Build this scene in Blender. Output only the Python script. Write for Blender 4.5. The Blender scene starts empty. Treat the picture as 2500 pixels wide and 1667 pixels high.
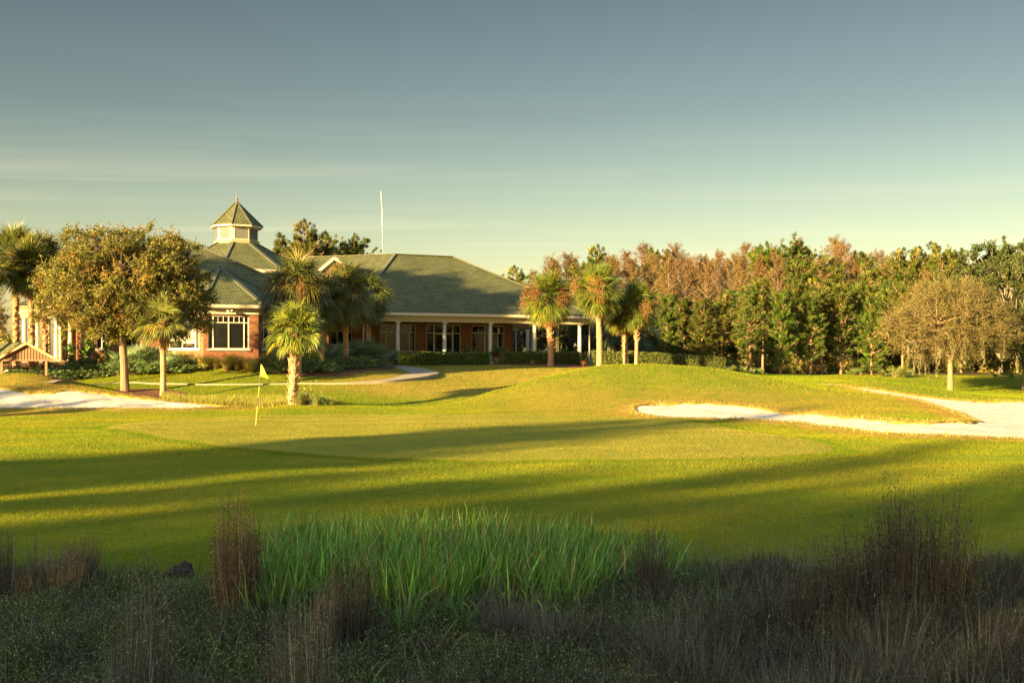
import bpy, math, random
import numpy as np
from mathutils import Vector, Matrix
R = math.radians
SC = bpy.context.scene
COL = SC.collection
FPX, CX, HZ, EYE = 2680.0, 1250.0, 885.0, 2.2      # focal length in photo pixels, centre column, horizon row, eye height

def W(u, v, Y):
    return ((u-CX)/FPX*Y, Y, EYE+(HZ-v)/FPX*Y)

def tag(o, label=None, cat=None, group=None, kind=None):
    if label: o['label'] = label
    if cat: o['category'] = cat
    if group: o['group'] = group
    if kind: o['kind'] = kind
    return o

def empty(name, loc=(0,0,0), rz=0.0, label=None, cat=None, group=None):
    o = bpy.data.objects.new(name, None); COL.objects.link(o)
    o.location = loc; o.rotation_euler = (0,0,rz); o.empty_display_size = .3
    return tag(o, label, cat, group)

# ------------------------------------------------------------------ meshes
class Bag:
    """collects numpy vertices, quads and per-vertex colours, builds ONE mesh object"""
    def __init__(s): s.V=[]; s.F=[]; s.C=[]; s.n=0
    def add(s, V, F, C=(1,1,1)):
        V=np.asarray(V,float).reshape(-1,3); F=np.asarray(F,int).reshape(-1,4)
        C=np.asarray(C,float)
        if C.ndim==1: C=np.tile(C,(len(V),1))
        s.V.append(V); s.F.append(F+s.n); s.C.append(C); s.n+=len(V)
    def mesh(s, name, mat, smooth=False):
        V=np.concatenate(s.V); F=np.concatenate(s.F); C=np.concatenate(s.C)
        me=bpy.data.meshes.new(name)
        me.vertices.add(len(V)); me.vertices.foreach_set('co', V.astype(np.float32).ravel())
        me.loops.add(F.size); me.loops.foreach_set('vertex_index', F.astype(np.int32).ravel())
        me.polygons.add(len(F)); me.polygons.foreach_set('loop_start', (np.arange(len(F))*4).astype(np.int32))
        me.polygons.foreach_set('use_smooth', np.full(len(F), smooth))
        me.update(calc_edges=True)
        a=me.color_attributes.new('Col','FLOAT_COLOR','POINT')
        a.data.foreach_set('color', np.concatenate([C,np.ones((len(C),1))],1).astype(np.float32).ravel())
        me.materials.append(mat)
        return me
    def build(s, name, mat, parent=None, smooth=False):
        o=bpy.data.objects.new(name, s.mesh(name,mat,smooth)); COL.objects.link(o)
        if parent is not None: o.parent=parent
        return o

def clamp01(c): return np.clip(c,0.0,1.0)
def tint(rng, n, base, var=.25, hue=.08):
    """n albedo colours scattered about base"""
    k=np.exp(rng.normal(0,var,(n,1)))
    return clamp01(np.asarray(base)*k*np.exp(rng.normal(0,hue,(n,3))))
def mix(a,b,t): return np.asarray(a)*(1-t)+np.asarray(b)*t

def blades(B, az, L, Wd, t0, bend, nseg=3, C=None, azw=None, taper=1.4, gcol=None):
    """curved tapering strips. B (N,3) bases; az lean azimuth; L length; Wd half width; t0 start angle from vertical; bend added angle"""
    N=len(B); B=np.asarray(B,float)
    az=np.broadcast_to(az,N); L=np.broadcast_to(L,N); Wd=np.broadcast_to(Wd,N); t0=np.broadcast_to(t0,N); bend=np.broadcast_to(bend,N)
    d=np.stack([np.cos(az),np.sin(az),np.zeros(N)],1)
    w=(az+math.pi/2) if azw is None else azw
    wd=np.stack([np.cos(w),np.sin(w),np.zeros(N)],1)
    V=np.zeros((N,nseg+1,2,3)); p=B.copy()
    for i in range(nseg+1):
        f=i/nseg
        ww=(Wd*(1-f**taper)+Wd*.06)[:,None]
        V[:,i,0]=p-wd*ww; V[:,i,1]=p+wd*ww
        t=(t0+bend*(f+.5/nseg))[:,None]
        p=p+(L/nseg)[:,None]*(d*np.sin(t)+np.array([0,0,1.0])*np.cos(t))
    idx=np.arange(N*(nseg+1)*2).reshape(N,nseg+1,2)
    F=np.stack([idx[:,:-1,0],idx[:,:-1,1],idx[:,1:,1],idx[:,1:,0]],-1).reshape(-1,4)
    C=np.ones((N,3)) if C is None else C
    CC=np.repeat(C,(nseg+1)*2,0)
    if gcol is not None:      # base-of-blade colour (dead straw at the foot)
        f=np.tile(np.repeat(np.linspace(0,1,nseg+1),2),N)[:,None]
        CC=gcol*(1-f)**2+CC*(1-(1-f)**2)
    return V.reshape(-1,3),F,CC

def unit(a): return a/np.maximum(np.linalg.norm(a,axis=-1,keepdims=True),1e-9)
def cards(P, size, rng, asp=.5, C=None, bias=None, bw=0.0):
    """leaf shaped rhombs at P"""
    N=len(P); size=np.broadcast_to(size,N)[:,None]
    a=unit(rng.normal(size=(N,3)) + (0 if bias is None else bw*np.asarray(bias)))
    b=unit(np.cross(a,rng.normal(size=(N,3))))
    V=np.stack([P-a*size,P+b*size*asp,P+a*size,P-b*size*asp],1).reshape(-1,3)
    F=np.arange(N*4).reshape(-1,4)
    C=np.ones((N,3)) if C is None else C
    return V,F,np.repeat(C,4,0)

def needles(P, D, L, w, rng, C=None):
    """thin pointed slivers from P along D"""
    N=len(P); L=np.broadcast_to(L,N)[:,None]; w=np.broadcast_to(w,N)[:,None]
    b=unit(np.cross(D,rng.normal(size=(N,3))))
    V=np.stack([P-b*w*.6,P+D*L*.5+b*w,P+D*L,P+D*L*.5-b*w],1).reshape(-1,3)
    F=np.arange(N*4).reshape(-1,4)
    C=np.ones((N,3)) if C is None else C
    return V,F,np.repeat(C,4,0)

def segs(P0,P1,R0,R1,k=3,C=None):
    """open prisms between point pairs"""
    P0=np.asarray(P0,float); P1=np.asarray(P1,float); N=len(P0)
    R0=np.broadcast_to(R0,N); R1=np.broadcast_to(R1,N)
    d=unit(P1-P0); h=np.where(np.abs(d[:,2:3])>.9,np.array([1.0,0,0]),np.array([0,0,1.0]))
    a=unit(np.cross(d,h)); b=np.cross(d,a)
    V=np.zeros((N,2,k,3))
    for j in range(k):
        t=2*math.pi*j/k; o=a*math.cos(t)+b*math.sin(t)
        V[:,0,j]=P0+o*R0[:,None]; V[:,1,j]=P1+o*R1[:,None]
    idx=np.arange(N*2*k).reshape(N,2,k)
    F=np.stack([idx[:,0],np.roll(idx[:,0],-1,1),np.roll(idx[:,1],-1,1),idx[:,1]],-1).reshape(-1,4)
    C=np.ones((N,3)) if C is None else np.broadcast_to(C,(N,3))
    return V.reshape(-1,3),F,np.repeat(C,2*k,0)

def tube(pts, radii, k=10, C=(1,1,1), cap=True):
    pts=np.asarray(pts,float); n=len(pts); radii=np.broadcast_to(radii,n)
    d=np.gradient(pts,axis=0); d=unit(d)
    h=np.array([1.0,0,0]) if abs(d[0,2])>.7 else np.array([0,0,1.0])
    V=np.zeros((n,k,3))
    for i in range(n):
        a=unit(np.cross(d[i],h)); b=np.cross(d[i],a)
        t=2*np.pi*np.arange(k)/k
        V[i]=pts[i]+radii[i]*(np.cos(t)[:,None]*a+np.sin(t)[:,None]*b)
    idx=np.arange(n*k).reshape(n,k)
    F=np.stack([idx[:-1],np.roll(idx[:-1],-1,1),np.roll(idx[1:],-1,1),idx[1:]],-1).reshape(-1,4)
    V=V.reshape(-1,3)
    if cap:
        V=np.vstack([V,pts[0:1],pts[-1:]]); c0,c1=n*k,n*k+1
        j=np.arange(0,k,2); e=[]
        for q in range(0,k,2):
            e.append([c0,idx[0,(q+2)%k],idx[0,(q+1)%k],idx[0,q]]); e.append([c1,idx[-1,q],idx[-1,(q+1)%k],idx[-1,(q+2)%k]])
        F=np.vstack([F,np.array(e)])
    C=np.asarray(C,float); 
    return V,F,(np.tile(C,(len(V),1)) if C.ndim==1 else C)

class MB:
    """hard surface builder: polygons with metre-scaled UVs lying in each face's plane"""
    def __init__(s,T=None): s.v=[]; s.f=[]; s.m=[]; s.T=T
    def poly(s,pts,mi=0):
        n=len(s.v)
        for p in pts:
            p=Vector(p)
            s.v.append(tuple(s.T@p) if s.T is not None else tuple(p))
        s.f.append(tuple(range(n,n+len(pts)))); s.m.append(mi)
    def box(s,x0,x1,y0,y1,z0,z1,mi=0):
        p=[(x0,y0,z0),(x1,y0,z0),(x1,y1,z0),(x0,y1,z0),(x0,y0,z1),(x1,y0,z1),(x1,y1,z1),(x0,y1,z1)]
        for q in ((0,3,2,1),(4,5,6,7),(0,1,5,4),(1,2,6,5),(2,3,7,6),(3,0,4,7)): s.poly([p[i] for i in q],mi)
    def beam(s,a,b,w,h,mi=0,up=(0,0,1)):
        a=Vector(a); b=Vector(b); d=(b-a).normalized(); sd=d.cross(Vector(up)).normalized(); u=sd.cross(d)
        p=[]
        for q in (a,b):
            for (i,j) in ((-1,-1),(1,-1),(1,1),(-1,1)): p.append(q+sd*i*w/2+u*j*h/2)
        for q in ((0,1,2,3),(7,6,5,4),(0,4,5,1),(1,5,6,2),(2,6,7,3),(3,7,4,0)): s.poly([p[i] for i in q],mi)
    def cyl(s,pts,rad,k=12,mi=0):
        V,F,_=tube(pts,rad,k)
        V=[Vector(x) for x in V]
        for f in F: 
            q=[]
            for i in f:
                if V[i] not in q: q.append(V[i])
            s.poly(q,mi)
    def build(s,name,mats,parent=None,bevel=0,smooth=False):
        me=bpy.data.meshes.new(name); me.from_pydata(s.v,[],s.f)
        if not isinstance(mats,(list,tuple)): mats=[mats]
        for m in mats: me.materials.append(m)
        uv=me.uv_layers.new(name='UV')
        for p,mi in zip(me.polygons,s.m):
            p.material_index=mi; p.use_smooth=smooth
            n=p.normal
            if abs(n.z)>.98: t=Vector((1,0,0)); b=Vector((0,1,0))
            else:
                t=Vector((0,0,1)).cross(n).normalized(); b=n.cross(t)
            for li in p.loop_indices:
                c=me.vertices[me.loops[li].vertex_index].co
                uv.data[li].uv=(c.dot(t),c.dot(b))
        o=bpy.data.objects.new(name,me); COL.objects.link(o)
        if smooth:
            import bmesh
            bm=bmesh.new(); bm.from_mesh(me); bmesh.ops.remove_doubles(bm,verts=bm.verts,dist=.0005); bm.to_mesh(me); bm.free()
        if parent is not None: o.parent=parent
        if bevel:
            md=o.modifiers.new('b','BEVEL'); md.width=bevel; md.segments=1; md.limit_method='ANGLE'
        return o

# ------------------------------------------------------------------ materials
def nmat(name):
    m=bpy.data.materials.new(name); m.use_nodes=True
    nt=m.node_tree; nt.nodes.clear()
    out=nt.nodes.new('ShaderNodeOutputMaterial'); p=nt.nodes.new('ShaderNodeBsdfPrincipled')
    nt.links.new(p.outputs[0],out.inputs[0])
    return m,nt,p,out
def ramp(nt,fac,stops):
    r=nt.nodes.new('ShaderNodeValToRGB'); e=r.color_ramp.elements
    while len(e)<len(stops): e.new(.5)
    for q,(pos,c) in zip(e,stops): q.position=pos; q.color=(*c,1) if len(c)==3 else c
    nt.links.new(fac,r.inputs[0]); return r.outputs[0]
def noise(nt,vec,scale,detail=4,rough=.6,stretch=None):
    if stretch is not None:
        mp=nt.nodes.new('ShaderNodeMapping'); mp.inputs['Scale'].default_value=stretch
        nt.links.new(vec,mp.inputs[0]); vec=mp.outputs[0]
    n=nt.nodes.new('ShaderNodeTexNoise'); n.inputs['Scale'].default_value=scale; n.inputs['Detail'].default_value=detail
    n.inputs['Roughness'].default_value=rough
    nt.links.new(vec,n.inputs['Vector']); return n.outputs['Fac']
def mixc(nt,fac,a,b,mode='MIX'):
    m=nt.nodes.new('ShaderNodeMix'); m.data_type='RGBA'; m.blend_type=mode
    for s,val in ((m.inputs[0],fac),(m.inputs[6],a),(m.inputs[7],b)):
        if isinstance(val,bpy.types.NodeSocket): nt.links.new(val,s)
        elif isinstance(val,(int,float)): s.default_value=val
        else: s.default_value=(*val,1)
    return m.outputs[2]
def math_(nt,op,a,b=0.0,c=None,clamp=False):
    m=nt.nodes.new('ShaderNodeMath'); m.operation=op; m.use_clamp=clamp
    for s,val in zip(m.inputs,(a,b) if c is None else (a,b,c)):
        if isinstance(val,bpy.types.NodeSocket): nt.links.new(val,s)
        else: s.default_value=val
    return m.outputs[0]
def bump(nt,p,h,strength=.5,dist=.02,normal=None):
    b=nt.nodes.new('ShaderNodeBump'); b.inputs['Strength'].default_value=strength; b.inputs['Distance'].default_value=dist
    nt.links.new(h,b.inputs['Height']); nt.links.new(b.outputs[0],p.inputs['Normal']); return b.outputs[0]
def objco(nt):
    t=nt.nodes.new('ShaderNodeTexCoord'); return t.outputs['Object']
def geopos(nt):
    return nt.nodes.new('ShaderNodeNewGeometry').outputs['Position']

def plain(name,col,rough=.6,metal=0.0,var=.12,scale=3.0,bmp=0.0):
    m,nt,p,_=nmat(name); co=objco(nt)
    n=noise(nt,co,scale,5)
    c=ramp(nt,n,[(.25,tuple(x*(1-var) for x in col)),(.75,tuple(min(1,x*(1+var)) for x in col))])
    nt.links.new(c,p.inputs['Base Color']); p.inputs['Roughness'].default_value=rough; p.inputs['Metallic'].default_value=metal
    if bmp: bump(nt,p,noise(nt,co,scale*20,3),bmp,.01)
    return m

def foliage(name,transl=.3,rough=.55,vary=.12,spec=.25):
    """albedo from the mesh's own leaf colours; a share of light passes through the leaf; each copy varies a little"""
    m,nt,p,out=nmat(name)
    a=nt.nodes.new('ShaderNodeAttribute'); a.attribute_name='Col'
    oi=nt.nodes.new('ShaderNodeObjectInfo')
    hs=nt.nodes.new('ShaderNodeHueSaturation')
    nt.links.new(math_(nt,'MULTIPLY_ADD',oi.outputs['Random'],.04,.48),hs.inputs['Hue'])
    nt.links.new(math_(nt,'MULTIPLY_ADD',oi.outputs['Random'],vary*2,1-vary),hs.inputs['Value'])
    nt.links.new(a.outputs['Color'],hs.inputs['Color'])
    nt.links.new(hs.outputs[0],p.inputs['Base Color']); p.inputs['Roughness'].default_value=rough
    p.inputs['Specular IOR Level'].default_value=spec
    if transl>0:
        tr=nt.nodes.new('ShaderNodeBsdfTranslucent'); nt.links.new(hs.outputs[0],tr.inputs['Color'])
        ms=nt.nodes.new('ShaderNodeMixShader'); ms.inputs[0].default_value=transl
        nt.links.new(p.outputs[0],ms.inputs[1]); nt.links.new(tr.outputs[0],ms.inputs[2]); nt.links.new(ms.outputs[0],out.inputs[0])
    return m

def bark(name,c0,c1,sc=6.0,stretch=(1,1,.25),b=.8):
    m,nt,p,_=nmat(name); co=objco(nt)
    a=nt.nodes.new('ShaderNodeAttribute'); a.attribute_name='Col'
    n=noise(nt,co,sc,8,.7,stretch)
    c=ramp(nt,n,[(.3,c0),(.7,c1)])
    c=mixc(nt,1.0,c,a.outputs['Color'],'MULTIPLY')
    nt.links.new(c,p.inputs['Base Color']); p.inputs['Roughness'].default_value=.9
    bump(nt,p,n,b,.05); return m

def uvnode(nt):
    t=nt.nodes.new('ShaderNodeUVMap'); return t.outputs[0]
def brickmat():
    m,nt,p,_=nmat('red_brick'); uv=uvnode(nt); co=objco(nt)
    b=nt.nodes.new('ShaderNodeTexBrick'); nt.links.new(uv,b.inputs['Vector'])
    b.inputs['Scale'].default_value=1.0; b.inputs['Brick Width'].default_value=.215; b.inputs['Row Height'].default_value=.075
    b.inputs['Mortar Size'].default_value=.008; b.inputs['Bias'].default_value=0.0
    b.inputs['Color1'].default_value=(.38,.118,.034,1); b.inputs['Color2'].default_value=(.15,.052,.026,1); b.inputs['Mortar'].default_value=(.32,.21,.12,1)
    n=noise(nt,co,1.1,5); c=mixc(nt,.55,b.outputs['Color'],ramp(nt,n,[(.3,(.55,.5,.45)),(.7,(1,1,1))]),'MULTIPLY')
    nt.links.new(c,p.inputs['Base Color']); p.inputs['Roughness'].default_value=.85
    bump(nt,p,b.outputs['Fac'],-.4,.01); return m
def shinglemat():
    m,nt,p,_=nmat('green_roof_shingle'); uv=uvnode(nt); co=objco(nt)
    b=nt.nodes.new('ShaderNodeTexBrick'); nt.links.new(uv,b.inputs['Vector'])
    b.inputs['Scale'].default_value=1.0; b.inputs['Brick Width'].default_value=.42; b.inputs['Row Height'].default_value=.20
    b.inputs['Mortar Size'].default_value=.032; b.inputs['Mortar Smooth'].default_value=.6
    b.inputs['Color1'].default_value=(.150,.152,.056,1); b.inputs['Color2'].default_value=(.092,.106,.042,1); b.inputs['Mortar'].default_value=(.035,.04,.025,1)
    n=noise(nt,co,.55,6,.65); c=mixc(nt,.45,b.outputs['Color'],ramp(nt,n,[(.3,(.6,.62,.6)),(.72,(1.25,1.2,1.05))]),'MULTIPLY')
    # streaks running down the slope
    n2=noise(nt,uv,1.6,4,.6,(1.6,.12,1)); c=mixc(nt,.35,c,ramp(nt,n2,[(.35,(.55,.6,.6)),(.6,(1,1,1))]),'MULTIPLY')
    nt.links.new(c,p.inputs['Base Color']); p.inputs['Roughness'].default_value=.85; p.inputs['Specular IOR Level'].default_value=.2
    # each course steps out like a lapped shingle
    sx=nt.nodes.new('ShaderNodeSeparateXYZ'); nt.links.new(uv,sx.inputs[0])
    saw=math_(nt,'FRACT',math_(nt,'DIVIDE',sx.outputs[1],.20))
    h=math_(nt,'ADD',math_(nt,'MULTIPLY',saw,-1.0),math_(nt,'MULTIPLY',b.outputs['Fac'],-.6))
    bump(nt,p,h,.8,.02); return m
# ------------------------------------------------------------------ light settings
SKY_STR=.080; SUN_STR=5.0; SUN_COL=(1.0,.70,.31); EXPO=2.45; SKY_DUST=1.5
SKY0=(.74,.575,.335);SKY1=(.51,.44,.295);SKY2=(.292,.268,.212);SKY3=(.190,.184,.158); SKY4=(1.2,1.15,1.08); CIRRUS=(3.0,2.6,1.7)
TURF_N=500000; TURF_N2=520000; TURF_N3=330000; TURF_N4=330000
# (across, along, height, kind, crown scale): out-of-view trees, placed so their shade lands where the photo shows it
def _hh(edge,base): return (edge-base)*.2126
SHADERS=[(w,-75,_hh(e,-75),k,c) for w,e,k,c in (
 (-22.8,33,'p2',.9),(-21.0,30,'p1',.85),(-24.2,24,'p1',.6),(-19.4,19,'p1',.7),(-16.8,11.5,'p0',.7),(-14.2,13,'p3',.7),
 (-11.2,25,'p2',.52),(-5.9,25,'p2',.66),(-3.6,17,'p1',.6),(-1.0,19,'p0',.6),(2.2,17,'p2',.65),(5.4,19,'p1',.7),(8.6,18,'p2',.8),
 (-9.3,19,'c0',.8),(-7.4,23,'c2',.8),(-12.9,13,'c1',.8),(-16.6,13,'c0',.8),(-4.3,25,'c2',.9),(-2.2,22,'c0',.8),(0.8,25,'c0',.9),(4.0,24,'c1',1.0),)]
SHADERS+=[(w,-60,_hh(e,-60),'o',1.3) for w,e in ((-18.5,1),(-14.8,3.5),(-10.8,12),(-7.2,13),(-3.5,9.8),(-1.4,9),(.5,9),(2.6,9),(4.5,8.5),(8.5,8))]
SHADERS+=[(-51.5,-20,9.6,'p2',.7),(-48.6,-22,9.9,'p0',.7),(-46.2,-20,9.3,'p1',.6)]
SHADERS+=[(-57.0,12,15.6,'t',1),(-60.8,10,16.4,'t',1)]
# ------------------------------------------------------------------ camera, sky, sun
EL, AZ = R(12.0), R(43.0)       # sun height; shadows run 43 deg right of straight ahead
DIRS = (math.sin(AZ), math.cos(AZ))
cam=bpy.data.cameras.new('camera'); cam.sensor_width=36.0; cam.lens=FPX/2500*36; cam.shift_y=(HZ-833.5)/2500
cam.clip_start=.1; cam.clip_end=6000
camo=bpy.data.objects.new('camera',cam); COL.objects.link(camo); camo.location=(0,0,EYE); camo.rotation_euler=(R(90),0,0); SC.camera=camo

w=bpy.data.worlds.new('World'); SC.world=w; w.use_nodes=True; nt=w.node_tree; nt.nodes.clear()
out=nt.nodes.new('ShaderNodeOutputWorld'); bg=nt.nodes.new('ShaderNodeBackground'); nt.links.new(bg.outputs[0],out.inputs[0])
sky=nt.nodes.new('ShaderNodeTexSky'); sky.sky_type='NISHITA'; sky.sun_disc=False; sky.sun_elevation=EL
# direction to the sun is (-sin AZ, -cos AZ); the node measures rotation clockwise from +Y
sky.sun_rotation=math.pi+AZ
sky.air_density=1.0; sky.dust_density=SKY_DUST; sky.ozone_density=1.0
tc=nt.nodes.new('ShaderNodeTexCoord'); sep=nt.nodes.new('ShaderNodeSeparateXYZ'); nt.links.new(tc.outputs['Generated'],sep.inputs[0])
# warm haze low down, slate blue above; unseen zenith brightened to fill the shade
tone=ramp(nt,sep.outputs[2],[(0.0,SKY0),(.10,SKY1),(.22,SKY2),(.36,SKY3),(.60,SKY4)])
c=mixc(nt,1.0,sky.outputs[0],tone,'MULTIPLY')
# thin cirrus, stretched along the horizon
dv=nt.nodes.new('ShaderNodeVectorMath'); dv.operation='DIVIDE'
zz=math_(nt,'MAXIMUM',sep.outputs[2],.03)
cmb=nt.nodes.new('ShaderNodeCombineXYZ')
for i in range(3): nt.links.new(zz,cmb.inputs[i])
nt.links.new(tc.outputs['Generated'],dv.inputs[0]); nt.links.new(cmb.outputs[0],dv.inputs[1])
mp=nt.nodes.new('ShaderNodeMapping'); mp.inputs['Scale'].default_value=(.14,.62,0); mp.inputs['Rotation'].default_value=(0,0,R(-7)); nt.links.new(dv.outputs[0],mp.inputs[0])
nz=nt.nodes.new('ShaderNodeTexNoise'); nz.inputs['Scale'].default_value=2.3; nz.inputs['Detail'].default_value=7; nz.inputs['Roughness'].default_value=.55; nz.inputs['Distortion'].default_value=.6
nt.links.new(mp.outputs[0],nz.inputs['Vector'])
cf=ramp(nt,nz.outputs['Fac'],[(.50,(0,0,0)),(.74,(1,1,1))])
cf=math_(nt,'MULTIPLY',cf,ramp(nt,sep.outputs[2],[(.0,(.3,.3,.3)),(.05,(1,1,1)),(.15,(.45,.45,.45)),(.24,(0,0,0))]))
c=mixc(nt,math_(nt,'MULTIPLY',cf,.36),c,CIRRUS)
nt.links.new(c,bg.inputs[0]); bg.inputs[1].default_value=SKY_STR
sl=bpy.data.lights.new('sun','SUN'); sl.energy=SUN_STR; sl.angle=R(.7); sl.color=SUN_COL
so=bpy.data.objects.new('sun',sl); COL.objects.link(so)
so.rotation_euler=Vector((DIRS[0]*math.cos(EL),DIRS[1]*math.cos(EL),-math.sin(EL))).to_track_quat('-Z','Y').to_euler()
SC.view_settings.view_transform='Standard'; SC.view_settings.look='None'; SC.view_settings.exposure=EXPO; SC.view_settings.gamma=1

# ------------------------------------------------------------------ terrain heights
def up(u,v,Y): return W(u,v,Y)
CTRL=[]
for x,y in ((-160,-60),(0,-60),(160,-60),(-160,40),(160,40),(-60,10),(60,10)): CTRL.append((x,y,0.0))
for x in (-160,-60,0,60,160): CTRL.append((x,175,.9))
CTRL+= [(-10,2,-.05),(0,2,-.05),(10,2,-.05),(-6,7,-.12),(0,7,-.12),(6,7,-.12),(-8,12,.02),(0,12,.02),(8,12,.02)]
CTRL+= [(x,y,z) for y,z in ((20,.0),(30,.03)) for x in (-20,-9,0,9,20)]
CTRL+= [(-22,42,.05),(-12,42,.06),(-3,42,.12),(6,40,.06)]
CTRL+= [up(*a) for a in (
 (0,1000,47.5),(200,1000,47.5),(400,1000,47.5),(560,1001,47.5),
 (-150,950,52),(-150,915,55),(0,951,51.5),(0,915,54.5),(60,914,54.5),(110,926,54),(160,942,53.5),(220,950,53),(300,960,52.5),(400,974,52),(480,982,51),(560,991,50),(640,995,50),
 (-150,920,62),(0,936,60),(100,936,60),(200,938,59),
 (305,956,57),(397,969,55),(710,986,50),(800,990,49.5),(500,975,54),(600,968,54.5),
 (200,937,60),(350,937,60),(500,937,60),(650,936,60),(800,936,60),(900,934,61),
 (300,912,63),(450,912,63),(600,905,64),(750,915,63),(900,905,65),
 (0,893,68),(200,893,67),(400,890,66),(560,889,65.5),(680,890,67),(780,890,69),(950,889,77),
 (1000,996,51),(1090,996,51.5),(1100,958,58.5),(1200,937,63),(1060,914,68),(1000,900,71),
 (1300,905,70),(1195,893,77),(1350,893,78),(1460,904,75),(1760,912,81),
 (1000,1006,46),(1100,983,48.3),(1200,957,50.8),(1300,928,53.3),(1400,904,56),(1500,893,58),(1600,891,58.4),(1700,895,58.4),(1800,909,57.5),(1900,927,56),(2000,945,54.2),(2100,962,51.8),(2200,984,48.5),(2300,1007,44),(2370,1026,40),(1120,992,53),(1200,968,55.5),(1300,944,58),(1400,926,61),
 (1560,910,66),(1400,915,64),(1750,915,66),(1900,930,64),(1250,975,48.2),(1400,950,50),(1600,950,50.5),(1800,955,50),(2000,975,47.5),
 (1560,993,45.6),(1700,994,45.5),(1800,999,44.7),(1900,1005,43.4),(2000,1012,41),(2100,1023,38.5),(2200,1034,36.2),(2300,1036,36),
 (1450,1010,44),(1620,1020,42.6),(1700,1024,41.6),(1800,1025,41.5),(1900,1030,40),(2000,1040,37.3),(2100,1052,34.6),(2200,1062,32.6),(2350,1074,31),(2500,1080,30),
 (2030,941,61.5),(2100,948,60.8),(2200,963,59),(2300,977,57.5),(2400,981,57),(2500,985,56),(2650,990,54),
 (2144,932,66),(2050,936,66),(2250,945,66),(2320,956,74),(2500,972,66),(2400,962,70),
 (2390,925,88),(2500,946,86),(2250,922,90),(2150,915,92),(1950,915,95),(1800,908,95),(1600,900,95),(2400,905,110))]
CTRL+= [(42,45,0),(45,60,.2),(50,85,.5),(-45,55,.5),(-55,85,1.2),(-20,90,1.9),(0,95,1.9),(-20,78,2.0),(5,83,1.98),(20,110,1.2),(-30,120,1.2)]
CP=np.array(CTRL,float)
def _phi(d2): return .5*d2*np.log(np.maximum(d2,1e-12))
def _fit(P,lam=.12):
    n=len(P); X=P[:,:2]/10
    d2=((X[:,None]-X[None])**2).sum(-1)
    A=np.zeros((n+3,n+3)); A[:n,:n]=_phi(d2)+lam*.01*np.eye(n); A[:n,n]=1; A[:n,n+1:]=X; A[n,:n]=1; A[n+1:,:n]=X.T
    return X,np.linalg.solve(A,np.concatenate([P[:,2],[0,0,0]]))
_X,_S=_fit(CP)
def gz(x,y):
    """terrain height (before the bunkers are cut)"""
    x=np.asarray(x,float); y=np.asarray(y,float); sh=np.broadcast(x,y).shape
    P=np.stack([np.broadcast_to(x,sh).ravel(),np.broadcast_to(y,sh).ravel()],1)/10
    o=np.empty(len(P))
    for i in range(0,len(P),40000):
        q=P[i:i+40000]; d2=((q[:,None]-_X[None])**2).sum(-1)
        o[i:i+40000]=_phi(d2)@_S[:len(_X)]+_S[len(_X)]+q@_S[len(_X)+1:]
    X=P[:,0]*10; Y=P[:,1]*10
    far=np.clip(np.maximum((np.abs(X)-70)/70, np.maximum((Y-130)/45,(-20-Y)/40)),0,1); far=far*far*(3-2*far)
    o=o*(1-far)+far*np.where(Y>60,.9,0)
    wob=.035*np.sin(X*.55+Y*.31+1)*np.sin(Y*.47-X*.2)+.02*np.sin(X*1.3-Y*.9+2)*np.sin(Y*1.1+.7*X)
    near=np.clip((Y-8)/8,0,1)
    o=o+wob*np.where(Y<45,1,.8)*near*(1-far)
    return o.reshape(sh)
def g(x,y): return float(gz(np.array([x]),np.array([y]))[0])
_Ys=np.concatenate([np.arange(4,30,.1),np.arange(30,120,.15)])
def hit(u,v):
    """world point of the ground seen at a photo pixel (reads off where a bed or bunker edge lies)"""
    x=(u-CX)/FPX*_Ys; zr=EYE+(HZ-v)/FPX*_Ys
    k=np.nonzero(zr<=gz(x,_Ys))[0]
    i=k[0] if len(k) else len(_Ys)-1
    return (x[i],_Ys[i])
def gpt(u,Y): 
    x=(u-CX)/FPX*Y; return (x,Y,g(x,Y))

def sdist(X,Y,poly):
    """signed distance to a closed polygon, positive inside"""
    poly=np.asarray(poly,float); n=len(poly); d=np.full(X.shape,1e9); ins=np.zeros(X.shape,bool)
    for i in range(n):
        a=poly[i]; b=poly[(i+1)%n]; e=b-a; L=max((e**2).sum(),1e-9)
        t=np.clip(((X-a[0])*e[0]+(Y-a[1])*e[1])/L,0,1)
        d=np.minimum(d,np.hypot(X-a[0]-t*e[0],Y-a[1]-t*e[1]))
        c=((a[1]<=Y)&(b[1]>Y))|((b[1]<=Y)&(a[1]>Y))
        xi=a[0]+(Y-a[1])/(e[1] if abs(e[1])>1e-9 else 1e-9)*e[0]
        ins^=c&(X<xi)
    return np.where(ins,d,-d)
def smooth_poly(pts,k=6):
    P=np.asarray(pts,float); n=len(P); o=[]
    for i in range(n):
        p0,p1,p2,p3=P[i-1],P[i],P[(i+1)%n],P[(i+2)%n]
        for j in range(k):
            t=j/k; o.append(.5*((2*p1)+(-p0+p2)*t+(2*p0-5*p1+4*p2-p3)*t*t+(-p0+3*p1-3*p2+p3)*t**3))
    return np.array(o)
def xy(u,Y): return ((u-CX)/FPX*Y,Y)
BUNKER_L=smooth_poly([hit(-200,998),hit(0,998.5),hit(150,999),hit(300,999),hit(450,999),hit(560,997),xy(585,48.8),xy(530,49.9),xy(430,50.6),xy(330,51.3),xy(240,51.8),xy(170,52.0),xy(120,51.2),xy(60,51.2),xy(0,51.8),xy(-200,51.8)])
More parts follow.
